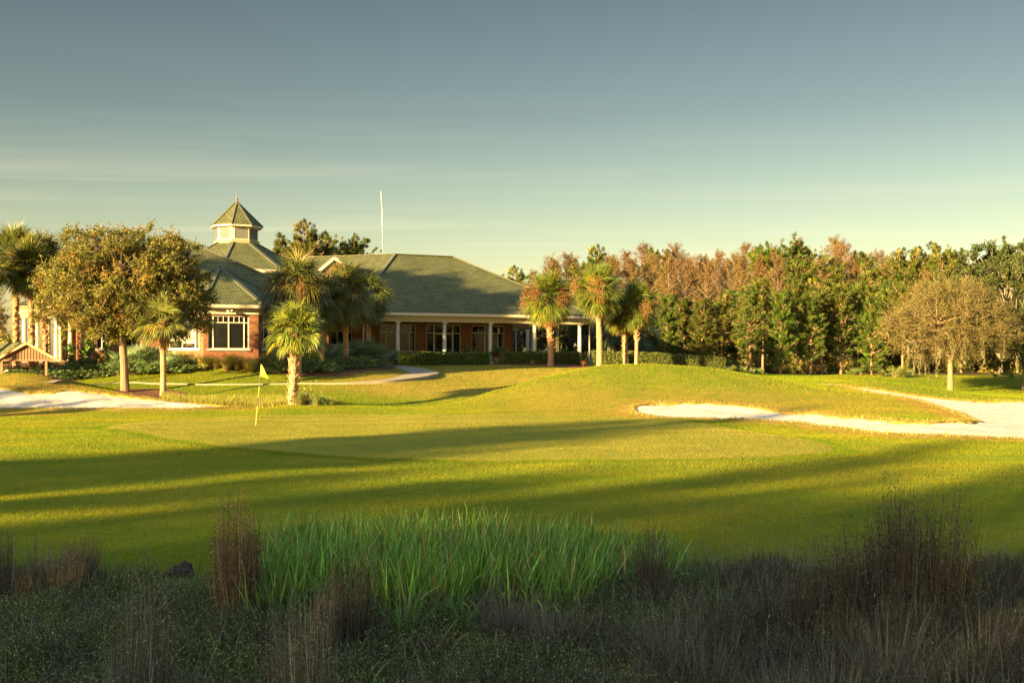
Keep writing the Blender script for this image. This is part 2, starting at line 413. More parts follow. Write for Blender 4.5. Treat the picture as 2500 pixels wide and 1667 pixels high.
BUNKER_R=smooth_poly([xy(1548,45.4),xy(1600,46.5),xy(1680,46.5),xy(1800,45.5),xy(1900,43.9),xy(2000,41.3),xy(2100,38.7),xy(2200,36.6),xy(2300,36.3),xy(2370,37.4),xy(2385,39.5),
   xy(2330,44.5),xy(2260,49.5),xy(2180,53.8),xy(2100,57.2),xy(2040,60.0),xy(2015,61.6),xy(2050,62.3),xy(2110,61.2),xy(2200,59.6),xy(2300,58.2),xy(2400,57.6),xy(2520,57),xy(2650,53),
   xy(2700,40),xy(2650,32),xy(2500,30.6),xy(2350,31.8),xy(2200,32.8),xy(2100,34.8),xy(2000,37.4),xy(1900,39.8),xy(1800,41.4),xy(1700,41.6),xy(1620,42.4),xy(1560,43.9)])
GREEN=smooth_poly([hit(262,1046),hit(330,1034),hit(480,1022),hit(640,1015),hit(850,1013),hit(1100,1014),hit(1350,1018),hit(1550,1022),hit(1720,1036),hit(1880,1063),hit(2030,1094),hit(1960,1112),hit(1750,1121),hit(1400,1124),hit(1000,1122),hit(760,1110),hit(560,1092),hit(430,1074),hit(330,1056)])
PATH_C=[hit(120,937.5),hit(250,938),hit(400,938),hit(600,938),hit(800,937),hit(900,934),hit(960,929),hit(1010,922),hit(1035,914),hit(1020,905),hit(985,897),hit(945,892)]
BED=smooth_poly([hit(-100,905),hit(120,925),hit(200,921),hit(300,916),hit(420,911),hit(500,903),hit(580,899),hit(660,907),hit(720,918),hit(800,921),hit(880,913),hit(955,903),hit(965,897),hit(940,892),xy(950,76),xy(800,71),xy(560,69),xy(300,70),xy(-100,72)])
BED2=smooth_poly([hit(1190,891),hit(1300,893),hit(1380,898),xy(1440,76.5),xy(1475,73.5),xy(1600,76),xy(1700,79),xy(1790,81),xy(1770,85),xy(1500,84),xy(1300,81),xy(1200,79)])
PINEBED=smooth_poly([hit(270,953),hit(330,950),hit(400,952),hit(460,962),hit(440,975),hit(370,972),hit(300,962)])

xs=np.concatenate([-np.geomspace(2500,32,42),np.arange(-31,-27,.25),np.arange(-27,27.01,.085),np.arange(27.2,31,.25),np.geomspace(32,2500,42)])
ys=np.concatenate([-np.geomspace(600,6,16),np.arange(-4,6,.5),np.arange(6,28,.16),np.arange(28,63,.1),np.arange(63,80,.2),np.arange(80,112,.5),np.geomspace(113,4500,45)])
XX,YY=np.meshgrid(xs,ys); ZB=gz(XX,YY)
def sst(a,b,x): t=np.clip((x-a)/(b-a),0,1); return t*t*(3-2*t)
edge_n=.10*np.sin(XX*2.1+YY*1.3)+.06*np.sin(XX*5.3-YY*3.1)+.04*np.sin(XX*11+YY*9)
SDL=sdist(XX,YY,BUNKER_L)+edge_n; SDR=sdist(XX,YY,BUNKER_R)+edge_n
SD=np.maximum(SDL,SDR)
SDG=sdist(XX,YY,GREEN); SDB=np.maximum(sdist(XX,YY,BED),sdist(XX,YY,BED2)); SDP=sdist(XX,YY,PINEBED)
lip=.05*np.exp(-(SD/.35)**2)
ZG=ZB+lip*(SD<.2)-.62*sst(0,.42,SD)
ZG=ZG+.03*sst(-.25,.25,SDG)+.06*sst(-.3,.6,np.maximum(SDB,SDP))
ripple=.012*np.sin(XX*7+np.sin(YY*3)*2)*np.sin(YY*6)
ZS=ZB-.035-.03*sst(0,1.6,SD)+ripple*1.0+.03*np.sin(XX*1.7+YY*2.3)

def sheet(name,mask,Z,attrs,mat):
    idx=-np.ones(XX.shape,int)
    fm=mask[:-1,:-1]|mask[1:,:-1]|mask[:-1,1:]|mask[1:,1:]
    vm=np.zeros(XX.shape,bool); vm[:-1,:-1]|=fm; vm[1:,:-1]|=fm; vm[:-1,1:]|=fm; vm[1:,1:]|=fm
    idx[vm]=np.arange(vm.sum())
    V=np.stack([XX[vm],YY[vm],Z[vm]],1)
    F=np.stack([idx[:-1,:-1],idx[:-1,1:],idx[1:,1:],idx[1:,:-1]],-1)[fm]
    b=Bag(); b.add(V,F,np.stack([a[vm] for a in attrs],1)); return b.build(name,mat,smooth=True)

def grassmat(kind='rough'):
    m,nt,p,out=nmat('turf_'+kind); P=geopos(nt)
    a=nt.nodes.new('ShaderNodeAttribute'); a.attribute_name='Col'
    s=nt.nodes.new('ShaderNodeSeparateColor'); nt.links.new(a.outputs['Color'],s.inputs[0])
    big=noise(nt,P,.16,5,.6); mid=noise(nt,P,.8,8,.78,(1,1.6,1)); fine=noise(nt,P,22,4,.8); tuft=noise(nt,P,4.5,5,.8)
    if kind=='green':
        c=ramp(nt,mid,[(.3,(.165,.195,.016)),(.7,(.255,.235,.028))])
        c=mixc(nt,.4,c,ramp(nt,big,[(.35,(.75,.85,.6)),(.65,(1.1,1.0,1.0))]),'MULTIPLY')
        c=mixc(nt,.35,c,ramp(nt,fine,[(.3,(.6,.65,.5)),(.7,(1.2,1.15,1.1))]),'MULTIPLY')
    else:
        c=ramp(nt,mid,[(.30,(.095,.180,.008)),(.5,(.16,.225,.012)),(.68,(.26,.25,.018))])
        c=mixc(nt,.7,c,ramp(nt,big,[(.35,(.62,.80,.55)),(.62,(1.1,1.0,.9))]),'MULTIPLY')
        c=mixc(nt,.75,c,ramp(nt,tuft,[(.32,(.42,.55,.35)),(.68,(1.45,1.28,1.2))]),'MULTIPLY')
        c=mixc(nt,.8,c,ramp(nt,fine,[(.3,(.35,.45,.3)),(.7,(1.5,1.35,1.3))]),'MULTIPLY')
        # straw coloured turf: where the dry attribute and noise agree
        dry=math_(nt,'MULTIPLY',s.outputs[0],ramp(nt,noise(nt,P,2.2,6,.75),[(.34,(0,0,0)),(.56,(1,1,1))]))
        c=mixc(nt,dry,c,ramp(nt,fine,[(.3,(.22,.12,.03)),(.7,(.50,.32,.09))]))
        # bark mulch beds
        mul=ramp(nt,math_(nt,'ADD',s.outputs[1],math_(nt,'MULTIPLY',math_(nt,'SUBTRACT',tuft,.5),.5)),[(.46,(0,0,0)),(.54,(1,1,1))])
        c=mixc(nt,mul,c,ramp(nt,noise(nt,P,16,5,.8),[(.3,(.07,.035,.02)),(.6,(.24,.12,.06)),(.8,(.38,.22,.12))]))
        # bare earth and leaf litter of the wood and the wetland
        mul=ramp(nt,s.outputs[2],[(.4,(0,0,0)),(.6,(1,1,1))])
        c=mixc(nt,mul,c,ramp(nt,noise(nt,P,9,5,.8),[(.3,(.04,.032,.015)),(.6,(.11,.09,.035)),(.8,(.20,.15,.06))]))
    nt.links.new(c,p.inputs['Base Color']); p.inputs['Roughness'].default_value=.8; p.inputs['Specular IOR Level'].default_value=.05
    h=math_(nt,'ADD',math_(nt,'MULTIPLY',fine,.6),math_(nt,'ADD',math_(nt,'MULTIPLY',tuft,2.6 if kind!='green' else .6),math_(nt,'MULTIPLY',mid,1.2)))
    bump(nt,p,h,.7,.05 if kind!='green' else .02)
    return m
def sandmat():
    m,nt,p,_=nmat('pale_sand'); P=geopos(nt)
    n=noise(nt,P,1.4,6,.65); f=noise(nt,P,14,5,.7,(1,1.6,1))
    c=ramp(nt,n,[(.3,(.46,.43,.35)),(.7,(.66,.63,.52))])
    c=mixc(nt,.5,c,ramp(nt,f,[(.3,(.62,.60,.56)),(.7,(1.08,1.07,1.05))]),'MULTIPLY')
    nt.links.new(c,p.inputs['Base Color']); p.inputs['Roughness'].default_value=.95
    wv=nt.nodes.new('ShaderNodeTexWave'); wv.inputs['Scale'].default_value=1.1; wv.inputs['Distortion'].default_value=5; wv.inputs['Detail'].default_value=3; nt.links.new(P,wv.inputs['Vector'])
    bump(nt,p,math_(nt,'ADD',math_(nt,'MULTIPLY',wv.outputs['Fac'],.07),math_(nt,'ADD',f,math_(nt,'MULTIPLY',n,2.4))),1.0,.07); return m
dry=np.maximum(np.exp(-(np.clip(-SD,0,9)/.9)**2)*.95*(YY>20), .55*sst(38,44,YY)*sst(56,48,YY)*sst(-4,2,XX))
dry=np.maximum(dry,.75*np.exp(-((XX+21)/3.2)**2-((YY-45.5)/1.6)**2)); dry=np.maximum(dry,.8*np.exp(-((XX+22.5)/4)**2-((YY-53)/2.0)**2))
dry=np.maximum(dry,.7*sst(55,59,YY)*sst(-14,-7,XX)*sst(14,8,XX)); dry=np.maximum(dry,.22)
mulch=np.where(np.maximum(SDB,SDP)>-1,np.clip(.5+np.maximum(SDB,SDP)*1.2,0,1),0)
litter=np.maximum(sst(96,106,YY+8*np.sin(XX*.11))*.9*sst(2,8,XX), sst(11.7,10.6,YY+.35*np.sin(XX*1.1+1)+.2*np.sin(XX*2.7)))
litter=np.maximum(litter,sst(90,100,YY)*.9)
gm=grassmat('rough')
ground=sheet('ground',np.ones(XX.shape,bool)&(SD<1.5),ZG,[dry,mulch,litter],gm)
tag(ground,'rolling mown golf course turf with mounds and mulch beds','ground',kind='structure')
# the missing middle of the bunkers is filled by the sand sheets, which run under the turf edge
sm=sandmat()
for sdv,lab in ((SDL,'pale sand bunker below the grassy mound at the left'),(SDR,'large pale sand bunker wrapping around the tongue of the right mound')):
    o=sheet('sand_bunker',sdv>-.25,ZS,[dry,mulch,litter],sm); tag(o,lab,'sand bunker',kind='structure')
o=sheet('putting_green',SDG>0,ZG+.012,[dry*0,mulch*0,litter*0],grassmat('green')); tag(o,'smooth putting green around the flagstick','putting green',kind='structure')

def ground_z(x,y):
    """height of the finished turf"""
    x=np.asarray(x,float); y=np.asarray(y,float)
    s=np.maximum(sdist(x,y,BUNKER_L),sdist(x,y,BUNKER_R))
    sb=np.maximum(np.maximum(sdist(x,y,BED),sdist(x,y,BED2)),sdist(x,y,PINEBED))
    return gz(x,y)-.62*sst(0,.42,s)+.06*sst(-.3,.6,sb)+.03*sst(-.25,.25,sdist(x,y,GREEN))
# concrete cart path: a slab with thickness
def strip(name,pts,half,th,mat,lift=.05):
    P=[]; pts=np.array(pts); hv=np.asarray(half)
    for i in range(len(pts)-1):
        p0,p1,p2,p3=pts[max(i-1,0)],pts[i],pts[i+1],pts[min(i+2,len(pts)-1)]
        for j in range(12):
            t=j/12; P.append(.5*((2*p1)+(-p0+p2)*t+(2*p0-5*p1+4*p2-p3)*t*t+(-p0+3*p1-3*p2+p3)*t**3))
    P.append(pts[-1]); P=np.array(P)
    d=unit(np.gradient(P,axis=0)); n=np.stack([-d[:,1],d[:,0]],1)
    half=np.interp(np.linspace(0,1,len(P)),np.linspace(0,1,len(hv)),hv)[:,None]; L=P+n*half; Rr=P-n*half
    zt=np.maximum(np.maximum(gz(L[:,0],L[:,1]),gz(Rr[:,0],Rr[:,1])),gz(P[:,0],P[:,1]))+lift
    V=[];
    for A,dz in ((L,-th),(L,0),(Rr,0),(Rr,-th)): V.append(np.column_stack([A,zt+dz]))
    V=np.stack(V,1); k=len(P); idx=np.arange(k*4).reshape(k,4); F=[]
    for j in range(3): F.append(np.stack([idx[:-1,j],idx[:-1,j+1],idx[1:,j+1],idx[1:,j]],-1))
    b=Bag(); b.add(V.reshape(-1,3),np.concatenate(F)); return b.build(name,mat)
def concretemat():
    m,nt,p,_=nmat('path_concrete'); P=geopos(nt); n=noise(nt,P,2.0,6,.7); f=noise(nt,P,30,3)
    c=ramp(nt,n,[(.3,(.22,.185,.125)),(.7,(.33,.28,.19))]); c=mixc(nt,.3,c,ramp(nt,f,[(.3,(.7,.7,.7)),(.7,(1.1,1.1,1.1))]),'MULTIPLY')
    nt.links.new(c,p.inputs['Base Color']); p.inputs['Roughness'].default_value=.9; bump(nt,p,f,.3,.01); return m
o=strip('path',PATH_C,[.2,.2,.2,.22,.28,.4,.6,.85,.9,.85,.8,.7],.3,concretemat(),.0); tag(o,'pale concrete cart path curving across the lawn below the clubhouse','path',kind='structure')
# ------------------------------------------------------------------ clubhouse
TH=R(25); OX,OY=-8.02,77.0
CT,ST=math.cos(TH),math.sin(TH)
def L2W(a,b): return (OX+a*CT-b*ST, OY+a*ST+b*CT)
def a_at(u,b):
    """distance along the facade at which column u of the photo meets the vertical plane b"""
    k=(u-CX)/FPX; x0=OX-b*ST; y0=OY+b*CT
    return (k*y0-x0)/(CT-ST*k)
def z_at(v,a,b): return EYE+(HZ-v)/FPX*L2W(a,b)[1]
BR=brickmat(); SH=shinglemat()
WHITE=plain('cream_white_trim',(.58,.50,.34),.5,var=.06); WPAINT=plain('white_window_paint',(.58,.54,.44),.45,var=.05)
COLM=plain('column_white',(.56,.53,.43),.5,var=.06)
FRZ=plain('frieze_cream',(.58,.52,.38),.6,var=.08); CREAM=plain('cupola_cream',(.80,.66,.34),.6,var=.06)
BAND=plain('olive_band',(.30,.26,.13),.7); CAP=plain('ridge_cap_shingle',(.085,.09,.05),.85,var=.3,scale=6); LOUV=plain('grey_louvre',(.16,.16,.14),.6)
STONE=plain('cast_stone',(.42,.36,.27),.8,var=.15); DARK=plain('dark_bronze',(.05,.04,.03),.5); SOFF=plain('soffit_paint',(.42,.38,.30),.7)
m,nt_,p,_=nmat('window_glass'); p.inputs['Base Color'].default_value=(.012,.014,.013,1); p.inputs['Roughness'].default_value=.03; p.inputs['Specular IOR Level'].default_value=.6
co=objco(nt_); bump(nt_,p,noise(nt_,co,.9,2),.12,.02); GLASS=m
BLIND=plain('cream_roller_blind',(.52,.46,.28),.7,var=.08,scale=1.2)
house=empty('clubhouse',(OX,OY,0),TH,'long brick clubhouse with green shingled hip roofs, a white columned porch and an octagonal cupola','building')

def frame(o,ang):
    """matrix: x along the wall (to the right seen from outside), y inward, z up"""
    return Matrix.Translation(Vector((o[0],o[1],0)))@Matrix.Rotation(ang,4,'Z')
def wall(T,s0,s1,z0,z1,ops,th=.28,name='wall',mat=None):
    mb=MB(T); S=sorted({s0,s1,*[q for o in ops for q in o[:2]]}); Z=sorted({z0,z1,*[q for o in ops for q in o[2:4]]})
    for i in range(len(S)-1):
        for j in range(len(Z)-1):
            cs,cz=(S[i]+S[i+1])/2,(Z[j]+Z[j+1])/2
            if any(o[0]<cs<o[1] and o[2]<cz<o[3] for o in ops): continue
            a,b,c,d=S[i],S[i+1],Z[j],Z[j+1]
            mb.poly([(a,0,c),(b,0,c),(b,0,d),(a,0,d)]); mb.poly([(b,th,c),(a,th,c),(a,th,d),(b,th,d)])
    for a,b,c,d in [o[:4] for o in ops]+[]:
        mb.poly([(a,0,c),(a,0,d),(a,th,d),(a,th,c)][::-1]); mb.poly([(b,0,c),(b,0,d),(b,th,d),(b,th,c)])
        mb.poly([(a,0,c),(a,th,c),(b,th,c),(b,0,c)][::-1]); mb.poly([(a,0,d),(a,th,d),(b,th,d),(b,0,d)])
    mb.poly([(s0,0,z0),(s0,0,z1),(s0,th,z1),(s0,th,z0)]); mb.poly([(s1,0,z0),(s1,th,z0),(s1,th,z1),(s1,0,z1)]); mb.poly([(s0,0,z1),(s1,0,z1),(s1,th,z1),(s0,th,z1)])
    return mb.build(name,mat or BR,house)
def window(T,s0,s1,z0,z1,vert,trans=None,lites=(),d=.09,sill=True,blind=None,name='window'):
    """frame with mullions; pane and sill are its pieces"""
    w=.06; mb=MB(T)
    mb.box(s0,s0+w,d-.03,d+.05,z0,z1); mb.box(s1-w,s1,d-.03,d+.05,z0,z1)
    mb.box(s0+w,s1-w,d-.03,d+.05,z0,z0+w); mb.box(s0+w,s1-w,d-.03,d+.05,z1-w,z1)
    cuts=[s0+(s1-s0)*f for f in vert]
    for c in cuts: mb.box(c-.035,c+.035,d-.027,d+.047,z0+w,z1-w)
    if trans:
        pts=[s0+w]+[q for c in cuts for q in (c-.035,c+.035)]+[s1-w]
        for i in range(0,len(pts),2): mb.box(pts[i],pts[i+1],d-.024,d+.044,trans-.03,trans+.03)
        for f in lites:
            c=s0+(s1-s0)*f; mb.box(c-.018,c+.018,d-.02,d+.04,trans+.03,z1-w)
    f=mb.build(name,WPAINT,house)
    g_=MB(T); g_.poly([(s0+.01,d+.012,z0+.01),(s1-.01,d+.012,z0+.01),(s1-.01,d+.012,z1-.01),(s0+.01,d+.012,z1-.01)]); pn=g_.build('pane',GLASS,f)
    if blind:
        k=MB(T)
        for (q0,q1,zz0,zz1) in blind:
            k.box(s0+(s1-s0)*q0,s0+(s1-s0)*q1,d+.0005,d+.0095,zz0,zz1)
        k.build('blind',BLIND,f)
    if sill:
        k=MB(T); k.box(s0-.08,s1+.08,-.07,d-.035,z0-.09,z0-.002); k.build('sill',WPAINT,f)
    return f
ZW,ZB0=5.14,1.5            # wall head, buried foot
# --- right wing: wall at the back of the porch
T=frame((0,3.0),0)
w1=(a_at(928,3),a_at(1015,3)); dr=(a_at(1041,3),a_at(1125,3)); w3=(a_at(1152,3),a_at(1232,3)); we=a_at(1252,3); w0=(a_at(807,3),a_at(860,3))
ztop=5.0; zs=z_at(858,0,3)
ops=[(w0[0],w0[1],3.45,ztop),(w1[0],w1[1],zs,ztop),(dr[0],dr[1],2.16,ztop),(w3[0],w3[1],zs-.05,ztop)]
wall(T,-8.0,we,ZB0,5.2,ops)
wall(frame((we-.28,3.28),R(90)),0,9.5,ZB0,5.2,[(2,4.5,zs,ztop)]).name='wall'
window(T,*ops[0][:2],3.45,ztop,(.32,.62),4.45,(.15,.47,.8))
window(T,*ops[1][:2],zs,ztop,(.17,.5,.83),4.42,(.34,.66))
window(T,*ops[3][:2],zs-.05,ztop,(.4,.8),4.42,(.2,.6))
window(frame((we-.28,3.28),R(90)),2,4.5,zs,ztop,(.5,),4.42)
# door unit: side lights, transom, a pair of glazed leaves
s0,s1=dr; z0=2.16; zt=4.38; j0=s0+.62; j1=s1-.62
mb=MB(T)
for a,b in ((s0,s0+.07),(s1-.07,s1),(j0-.05,j0+.05),(j1-.05,j1+.05)): mb.box(a,b,.05,.14,z0,ztop)
for a,b in ((s0+.07,j0-.05),(j0+.05,j1-.05),(j1+.05,s1-.07)):
    mb.box(a,b,.055,.135,zt-.035,zt+.035); mb.box(a,b,.055,.135,ztop-.06,ztop)
for a,b in ((s0+.07,j0-.05),(j1+.05,s1-.07)): mb.box(a,b,.055,.135,z0,z0+.12)
fr=mb.build('door_surround',WPAINT,house)
k=MB(T); k.poly([(s0+.02,.1,z0),(j0,.1,z0),(j0,.1,ztop-.02),(s0+.02,.1,ztop-.02)]); k.poly([(j1,.1,z0),(s1-.02,.1,z0),(s1-.02,.1,ztop-.02),(j1,.1,ztop-.02)]); k.poly([(j0+.05,.1,zt),(j1-.05,.1,zt),(j1-.05,.1,ztop-.02),(j0+.05,.1,ztop-.02)]); k.build('pane',GLASS,fr)
mid=(j0+j1)/2; BRZ=plain('dark_door_metal',(.10,.09,.07),.45)
for a,b,h in ((j0+.055,mid-.004,1),(mid+.004,j1-.055,-1)):
    d_=MB(T); st=.10
    d_.box(a,a+st,.06,.11,z0+.01,zt-.04); d_.box(b-st,b,.06,.11,z0+.01,zt-.04); d_.box(a+st,b-st,.06,.11,z0+.01,z0+.26); d_.box(a+st,b-st,.06,.11,zt-.15,zt-.04); d_.box(a+st,b-st,.063,.107,z0+1.0,z0+1.08)
    do=d_.build('door',BRZ,house)
    k=MB(T); k.poly([(a+.05,.09,z0+.1),(b-.05,.09,z0+.1),(b-.05,.09,zt-.08),(a+.05,.09,zt-.08)]); k.build('pane',GLASS,do)
    hx=b-.05 if h==1 else a+.05
    k=MB(T); k.box(hx-.015,hx+.015,.02,.06,z0+.95,z0+1.25); k.build('handle',STONE,do)
# porch floor, ceiling, beam, gutter, columns
mb=MB(); mb.box(-1.9,15.4,-.35,14.3,1.3,2.12); mb.build('porch_floor',STONE,house)
mb=MB(); mb.box(-6.0,15.45,-.45,14.4,5.56,5.62); mb.build('porch_ceiling',SOFF,house)
mb=MB(); mb.box(-2.15,15.2,-.20,.14,5.08,5.555); mb.box(14.86,15.2,.141,14.2,5.083,5.552); mb.box(-2.15,15.26,-.235,-.201,5.43,5.552); mb.build('porch_beam',WHITE,house)
cols=[a_at(u,0) for u in (971,1085,1197,1305,1415)]
def column(a,b,z0=2.12,z1=5.08,r=.145,parent=None,name='column'):
    mb=MB(); mb.cyl([(a,b,z0+.12),(a,b,z0+1.0),(a,b,z1-.14)],[r,r,r*.88],16)
    mb.box(a-.2,a+.2,b-.2,b+.2,z0-.0,z0+.07); mb.cyl([(a,b,z0+.07),(a,b,z0+.15)],[r*1.22,r*1.1],16)
    mb.cyl([(a,b,z1-.15),(a,b,z1-.07)],[r*1.05,r*1.25],16); mb.box(a-.19,a+.19,b-.185,b+.185,z1-.07,z1+.001)
    return mb.build(name,COLM,parent or house)
for c_ in cols: column(c_,-.02)
for b_ in (4.7,9.4,14.0): column(15.02,b_)
column(a_at(1288,13.9),13.9); column(a_at(1262,13.9)-.1,13.9,r=.07)
# --- roofs (top surfaces with a solid edge)
ZE=5.72
def roof(polys,name='roof',th=.10):
    mb=MB()
    for q in polys:
        mb.poly(q,0)
        mb.poly([(x,y,z-th) for x,y,z in q][::-1],1)
    return mb.build(name,[SH,SOFF],house)
def caps(lines,par):
    mb=MB()
    for a,b in lines: 
        a=Vector(a);b=Vector(b); a.z+=.02;b.z+=.02
        mb.beam(a,b,.30,.07)
    return mb.build('ridge_cap',CAP,par)
def eave(edges,par,h=.20):
    mb=MB()
    for a,b in edges: mb.beam((a[0],a[1],ZE-.13),(b[0],b[1],ZE-.13),.09,h)
    return mb.build('gutter',WHITE,par,bevel=.02)
C1=(-3.6,-.6,ZE);C2=(15.65,-.6,ZE);C3=(15.65,14.6,ZE);C0=(-11.1,6.9,ZE);C4=(3,21,ZE)
R1=(2.16,7,10.5);R2=(7,7,10.5);R0=(-4.2,13.36,10.5)
rf=roof([[C1,C2,R2,R1],[C2,C3,R2],[C0,C1,R1,R0],[C3,C4,R0],[R1,R2,C3],[R1,C3,R0]])
caps([(R1,R2),(R2,C2),(R1,C1),(R0,R1)],rf); eave([((C1[0],C1[1]-.03),(C2[0]+.03,C2[1]-.03)),((C2[0]+.03,C2[1]+.06),(C3[0]+.03,C3[1])),((C0[0],C0[1]),(C1[0]-.05,C1[1]+.02))],rf)
# left wing
lf,lb,la,lr=-4.27,10.7,-21.8,-5.4; rl=(-14.4,3.23,10.5); rr=(-14.03,3.23,10.5)
K1=(la,lf,ZE);K2=(lr,lf,ZE);K3=(lr,lb,ZE);K4=(la,lb,ZE)
rf2=roof([[K1,K2,rr,rl],[K2,K3,rr],[K3,K4,rl,rr],[K4,K1,rl]])
caps([(rl,rr),(rr,K2),(rl,K1)],rf2); eave([((K1[0],lf-.03),(-16.9,lf-.03)),((-8.3,lf-.03),(K2[0],lf-.03)),((K2[0]+.03,lf),(K3[0]+.03,K3[1]))],rf2)
# walls of the left wing
bo=lf+.55
T2=frame((la+.6,bo),0); L_=(lr-.6)-(la+.6)
def sa(u): return a_at(u,bo)-(la+.6)
ow=[(sa(236),sa(262),3.0,4.9),(sa(300),sa(345),3.0,4.9)]
wall(T2,0,L_,ZB0,5.12,[]+ow)
for o_ in ow: window(T2,*o_,(.5,),4.4)
wall(frame((lr-.6,bo+.28),R(90)),.0,13,ZB0,5.12,[])
mb=MB(); mb.box(la+.5,-16.35,bo-.06,bo+.2,5.12,5.6); mb.box(-8.8,lr-.5,bo-.06,bo+.2,5.12,5.6); mb.box(lr-.8,lr-.54,bo+.2,lb,5.12,5.6); mb.build('frieze',FRZ,house)
# octagonal bay
BC=(-12.57,-1.69); RB=4.3
def octv(c,r,k): t=R(-90+45*k-22.5); return (c[0]+r*math.cos(t),c[1]+r*math.sin(t))
side=2*RB*math.sin(R(22.5))
def face_frame(c,r,k):     # k=0 is the face turned to the front
    return frame(octv(c,r,k), R(45*k))
for k in (-2,-1,0,1,2):
    F_=face_frame(BC,RB,k); zb,zt_=3.02,5.05
    if k in (-1,0):
        o_=(.28,side-.62 if k==0 else side-.3,zb,zt_); o_=(.28,2.72,zb,zt_) if k==0 else (.5,side-.32,zb,zt_)
        bl=[(.14,.49,3.5,4.55),(.51,.86,3.35,4.55)] if k==-1 else None
        wall(F_,0,side,ZB0,5.12,[o_]); window(F_,*o_,(.12,.5,.88),4.62,(.24,.37,.63,.76),blind=bl)
    elif k==1:
        o_=(.35,side-.3,zb,zt_); wall(F_,0,side,ZB0,5.12,[o_]); window(F_,*o_,(.12,.5,.88),4.62,(.24,.37,.63,.76))
    else: wall(F_,0,side,ZB0,5.12,[])
    mb=MB(F_); mb.box(-.01,side+.01,-.06,.2,5.123,5.60); mb.box(-.03,side+.03,-.09,-.06,5.123,5.17); mb.build('frieze',FRZ,house)
    mb=MB(F_); mb.box(.0,side,-.035,.0,ZB0,2.35); mb.build('plinth',BR,house)
re_=RB+.5; ap=(BC[0],BC[1],8.30)
V8=[(*octv(BC,re_,k),ZE) for k in range(-3,4)]
pl=[[V8[i],V8[i+1],ap] for i in range(6)]; rf3=roof(pl); caps([(ap,V8[i]) for i in range(1,6)],rf3); eave([(V8[i][:2],V8[i+1][:2]) for i in range(1,5)],rf3)
# great hall with clerestory and cupola
HC=(-8.67,12.87)
def ring(c,r,z): return [(*octv(c,r,k),z) for k in range(8)]
def frust(mb,c,r0,z0,r1,z1,mi=0):
    A=ring(c,r0,z0);B=ring(c,r1,z1)
    for k in range(8): mb.poly([A[k],A[(k+1)%8],B[(k+1)%8],B[k]],mi)
mb=MB(); frust(mb,HC,5.9,9.02,1.72,11.32); rf4=mb.build('roof',SH,house); A=ring(HC,5.9,9.02);B=ring(HC,1.72,11.32); caps([(A[k],B[k]) for k in range(8)],rf4)
mb=MB(); frust(mb,HC,5.92,8.78,5.92,9.03); frust(mb,HC,5.5,8.80,5.92,8.78); mb.build('gutter',WHITE,house)
mb=MB(); frust(mb,HC,5.5,6.0,5.5,8.8); mb.build('wall',FRZ,house)
cu=empty('cupola',(0,0,0)); cu.parent=house
mb=MB(); frust(mb,HC,1.76,11.25,1.76,11.55); frust(mb,HC,1.76,11.55,1.66,11.57); mb.build('base_band',BAND,cu)
mb=MB(); frust(mb,HC,1.64,11.55,1.64,12.62); mb.build('cupola_wall',CREAM,cu)
sd=2*1.64*math.sin(R(22.5)); 
for k in range(8):
    F_=face_frame(HC,1.64,k); mb=MB(F_)
    a0,a1,z0,z1=.22,sd-.22,11.68,12.42
    mb.box(a0-.05,a0,-.04,-.001,z0-.05,z1+.05);mb.box(a1,a1+.05,-.04,-.001,z0-.05,z1+.05);mb.box(a0,a1,-.04,-.001,z0-.05,z0);mb.box(a0,a1,-.04,-.001,z1,z1+.05)
    for j in range(9):
        z=z0+.01+j*(z1-z0)/9
        mb.poly([(a0,-.045,z),(a1,-.045,z),(a1,-.003,z+.075),(a0,-.003,z+.075)]); mb.poly([(a0,-.045,z),(a0,-.003,z),(a1,-.003,z),(a1,-.045,z)])
    mb.build('louvre',LOUV,cu)
mb=MB(); frust(mb,HC,2.02,12.56,2.02,12.70); frust(mb,HC,1.64,12.60,2.02,12.56); mb.build('cornice',WHITE,cu)
mb=MB(); frust(mb,HC,2.04,12.68,.06,14.62); o=mb.build('cupola_roof',SH,cu)
mb=MB(); A=ring(HC,2.05,12.70);B=ring(HC,.07,14.64)
for k in range(8): mb.beam(A[k],B[k],.13,.05)
mb.build('hip_cap',CAP,cu)
mb=MB(); mb.cyl([(*HC,14.55),(*HC,14.75),(*HC,14.82),(*HC,14.9),(*HC,15.05),(*HC,15.6)],[.09,.07,.11,.06,.025,.012],8); mb.build('spire',plain('spire_bronze',(.20,.13,.06),.5),cu)
# gable dormer on the chamfered roof plane
da=a_at(817,4.2); db=4.2
F_=frame((da,db),R(-20)); mb=MB(F_); hw=.85; zb=8.98; zp=9.68
mb.poly([(-hw,0,zb-.6),(hw,0,zb-.6),(hw,0,zb),(0,0,zp),(-hw,0,zb)]); mb.build('dormer_gable',BR,house)
mb=MB(F_); 
for sg in (-1,1):
    mb.poly([(0,-.2,zp+.12),(sg*(hw+.25),-.2,zb-.12),(sg*(hw+.25),4.0,zb-.12),(0,4.0,zp+.12)][::sg])
mb.build('dormer_roof',SH,house)
mb=MB(F_)
for sg in (-1,1): mb.beam((0,-.2,zp+.06),(sg*(hw+.25),-.2,zb-.18),.08,.2)
mb.build('dormer_trim',WHITE,house)
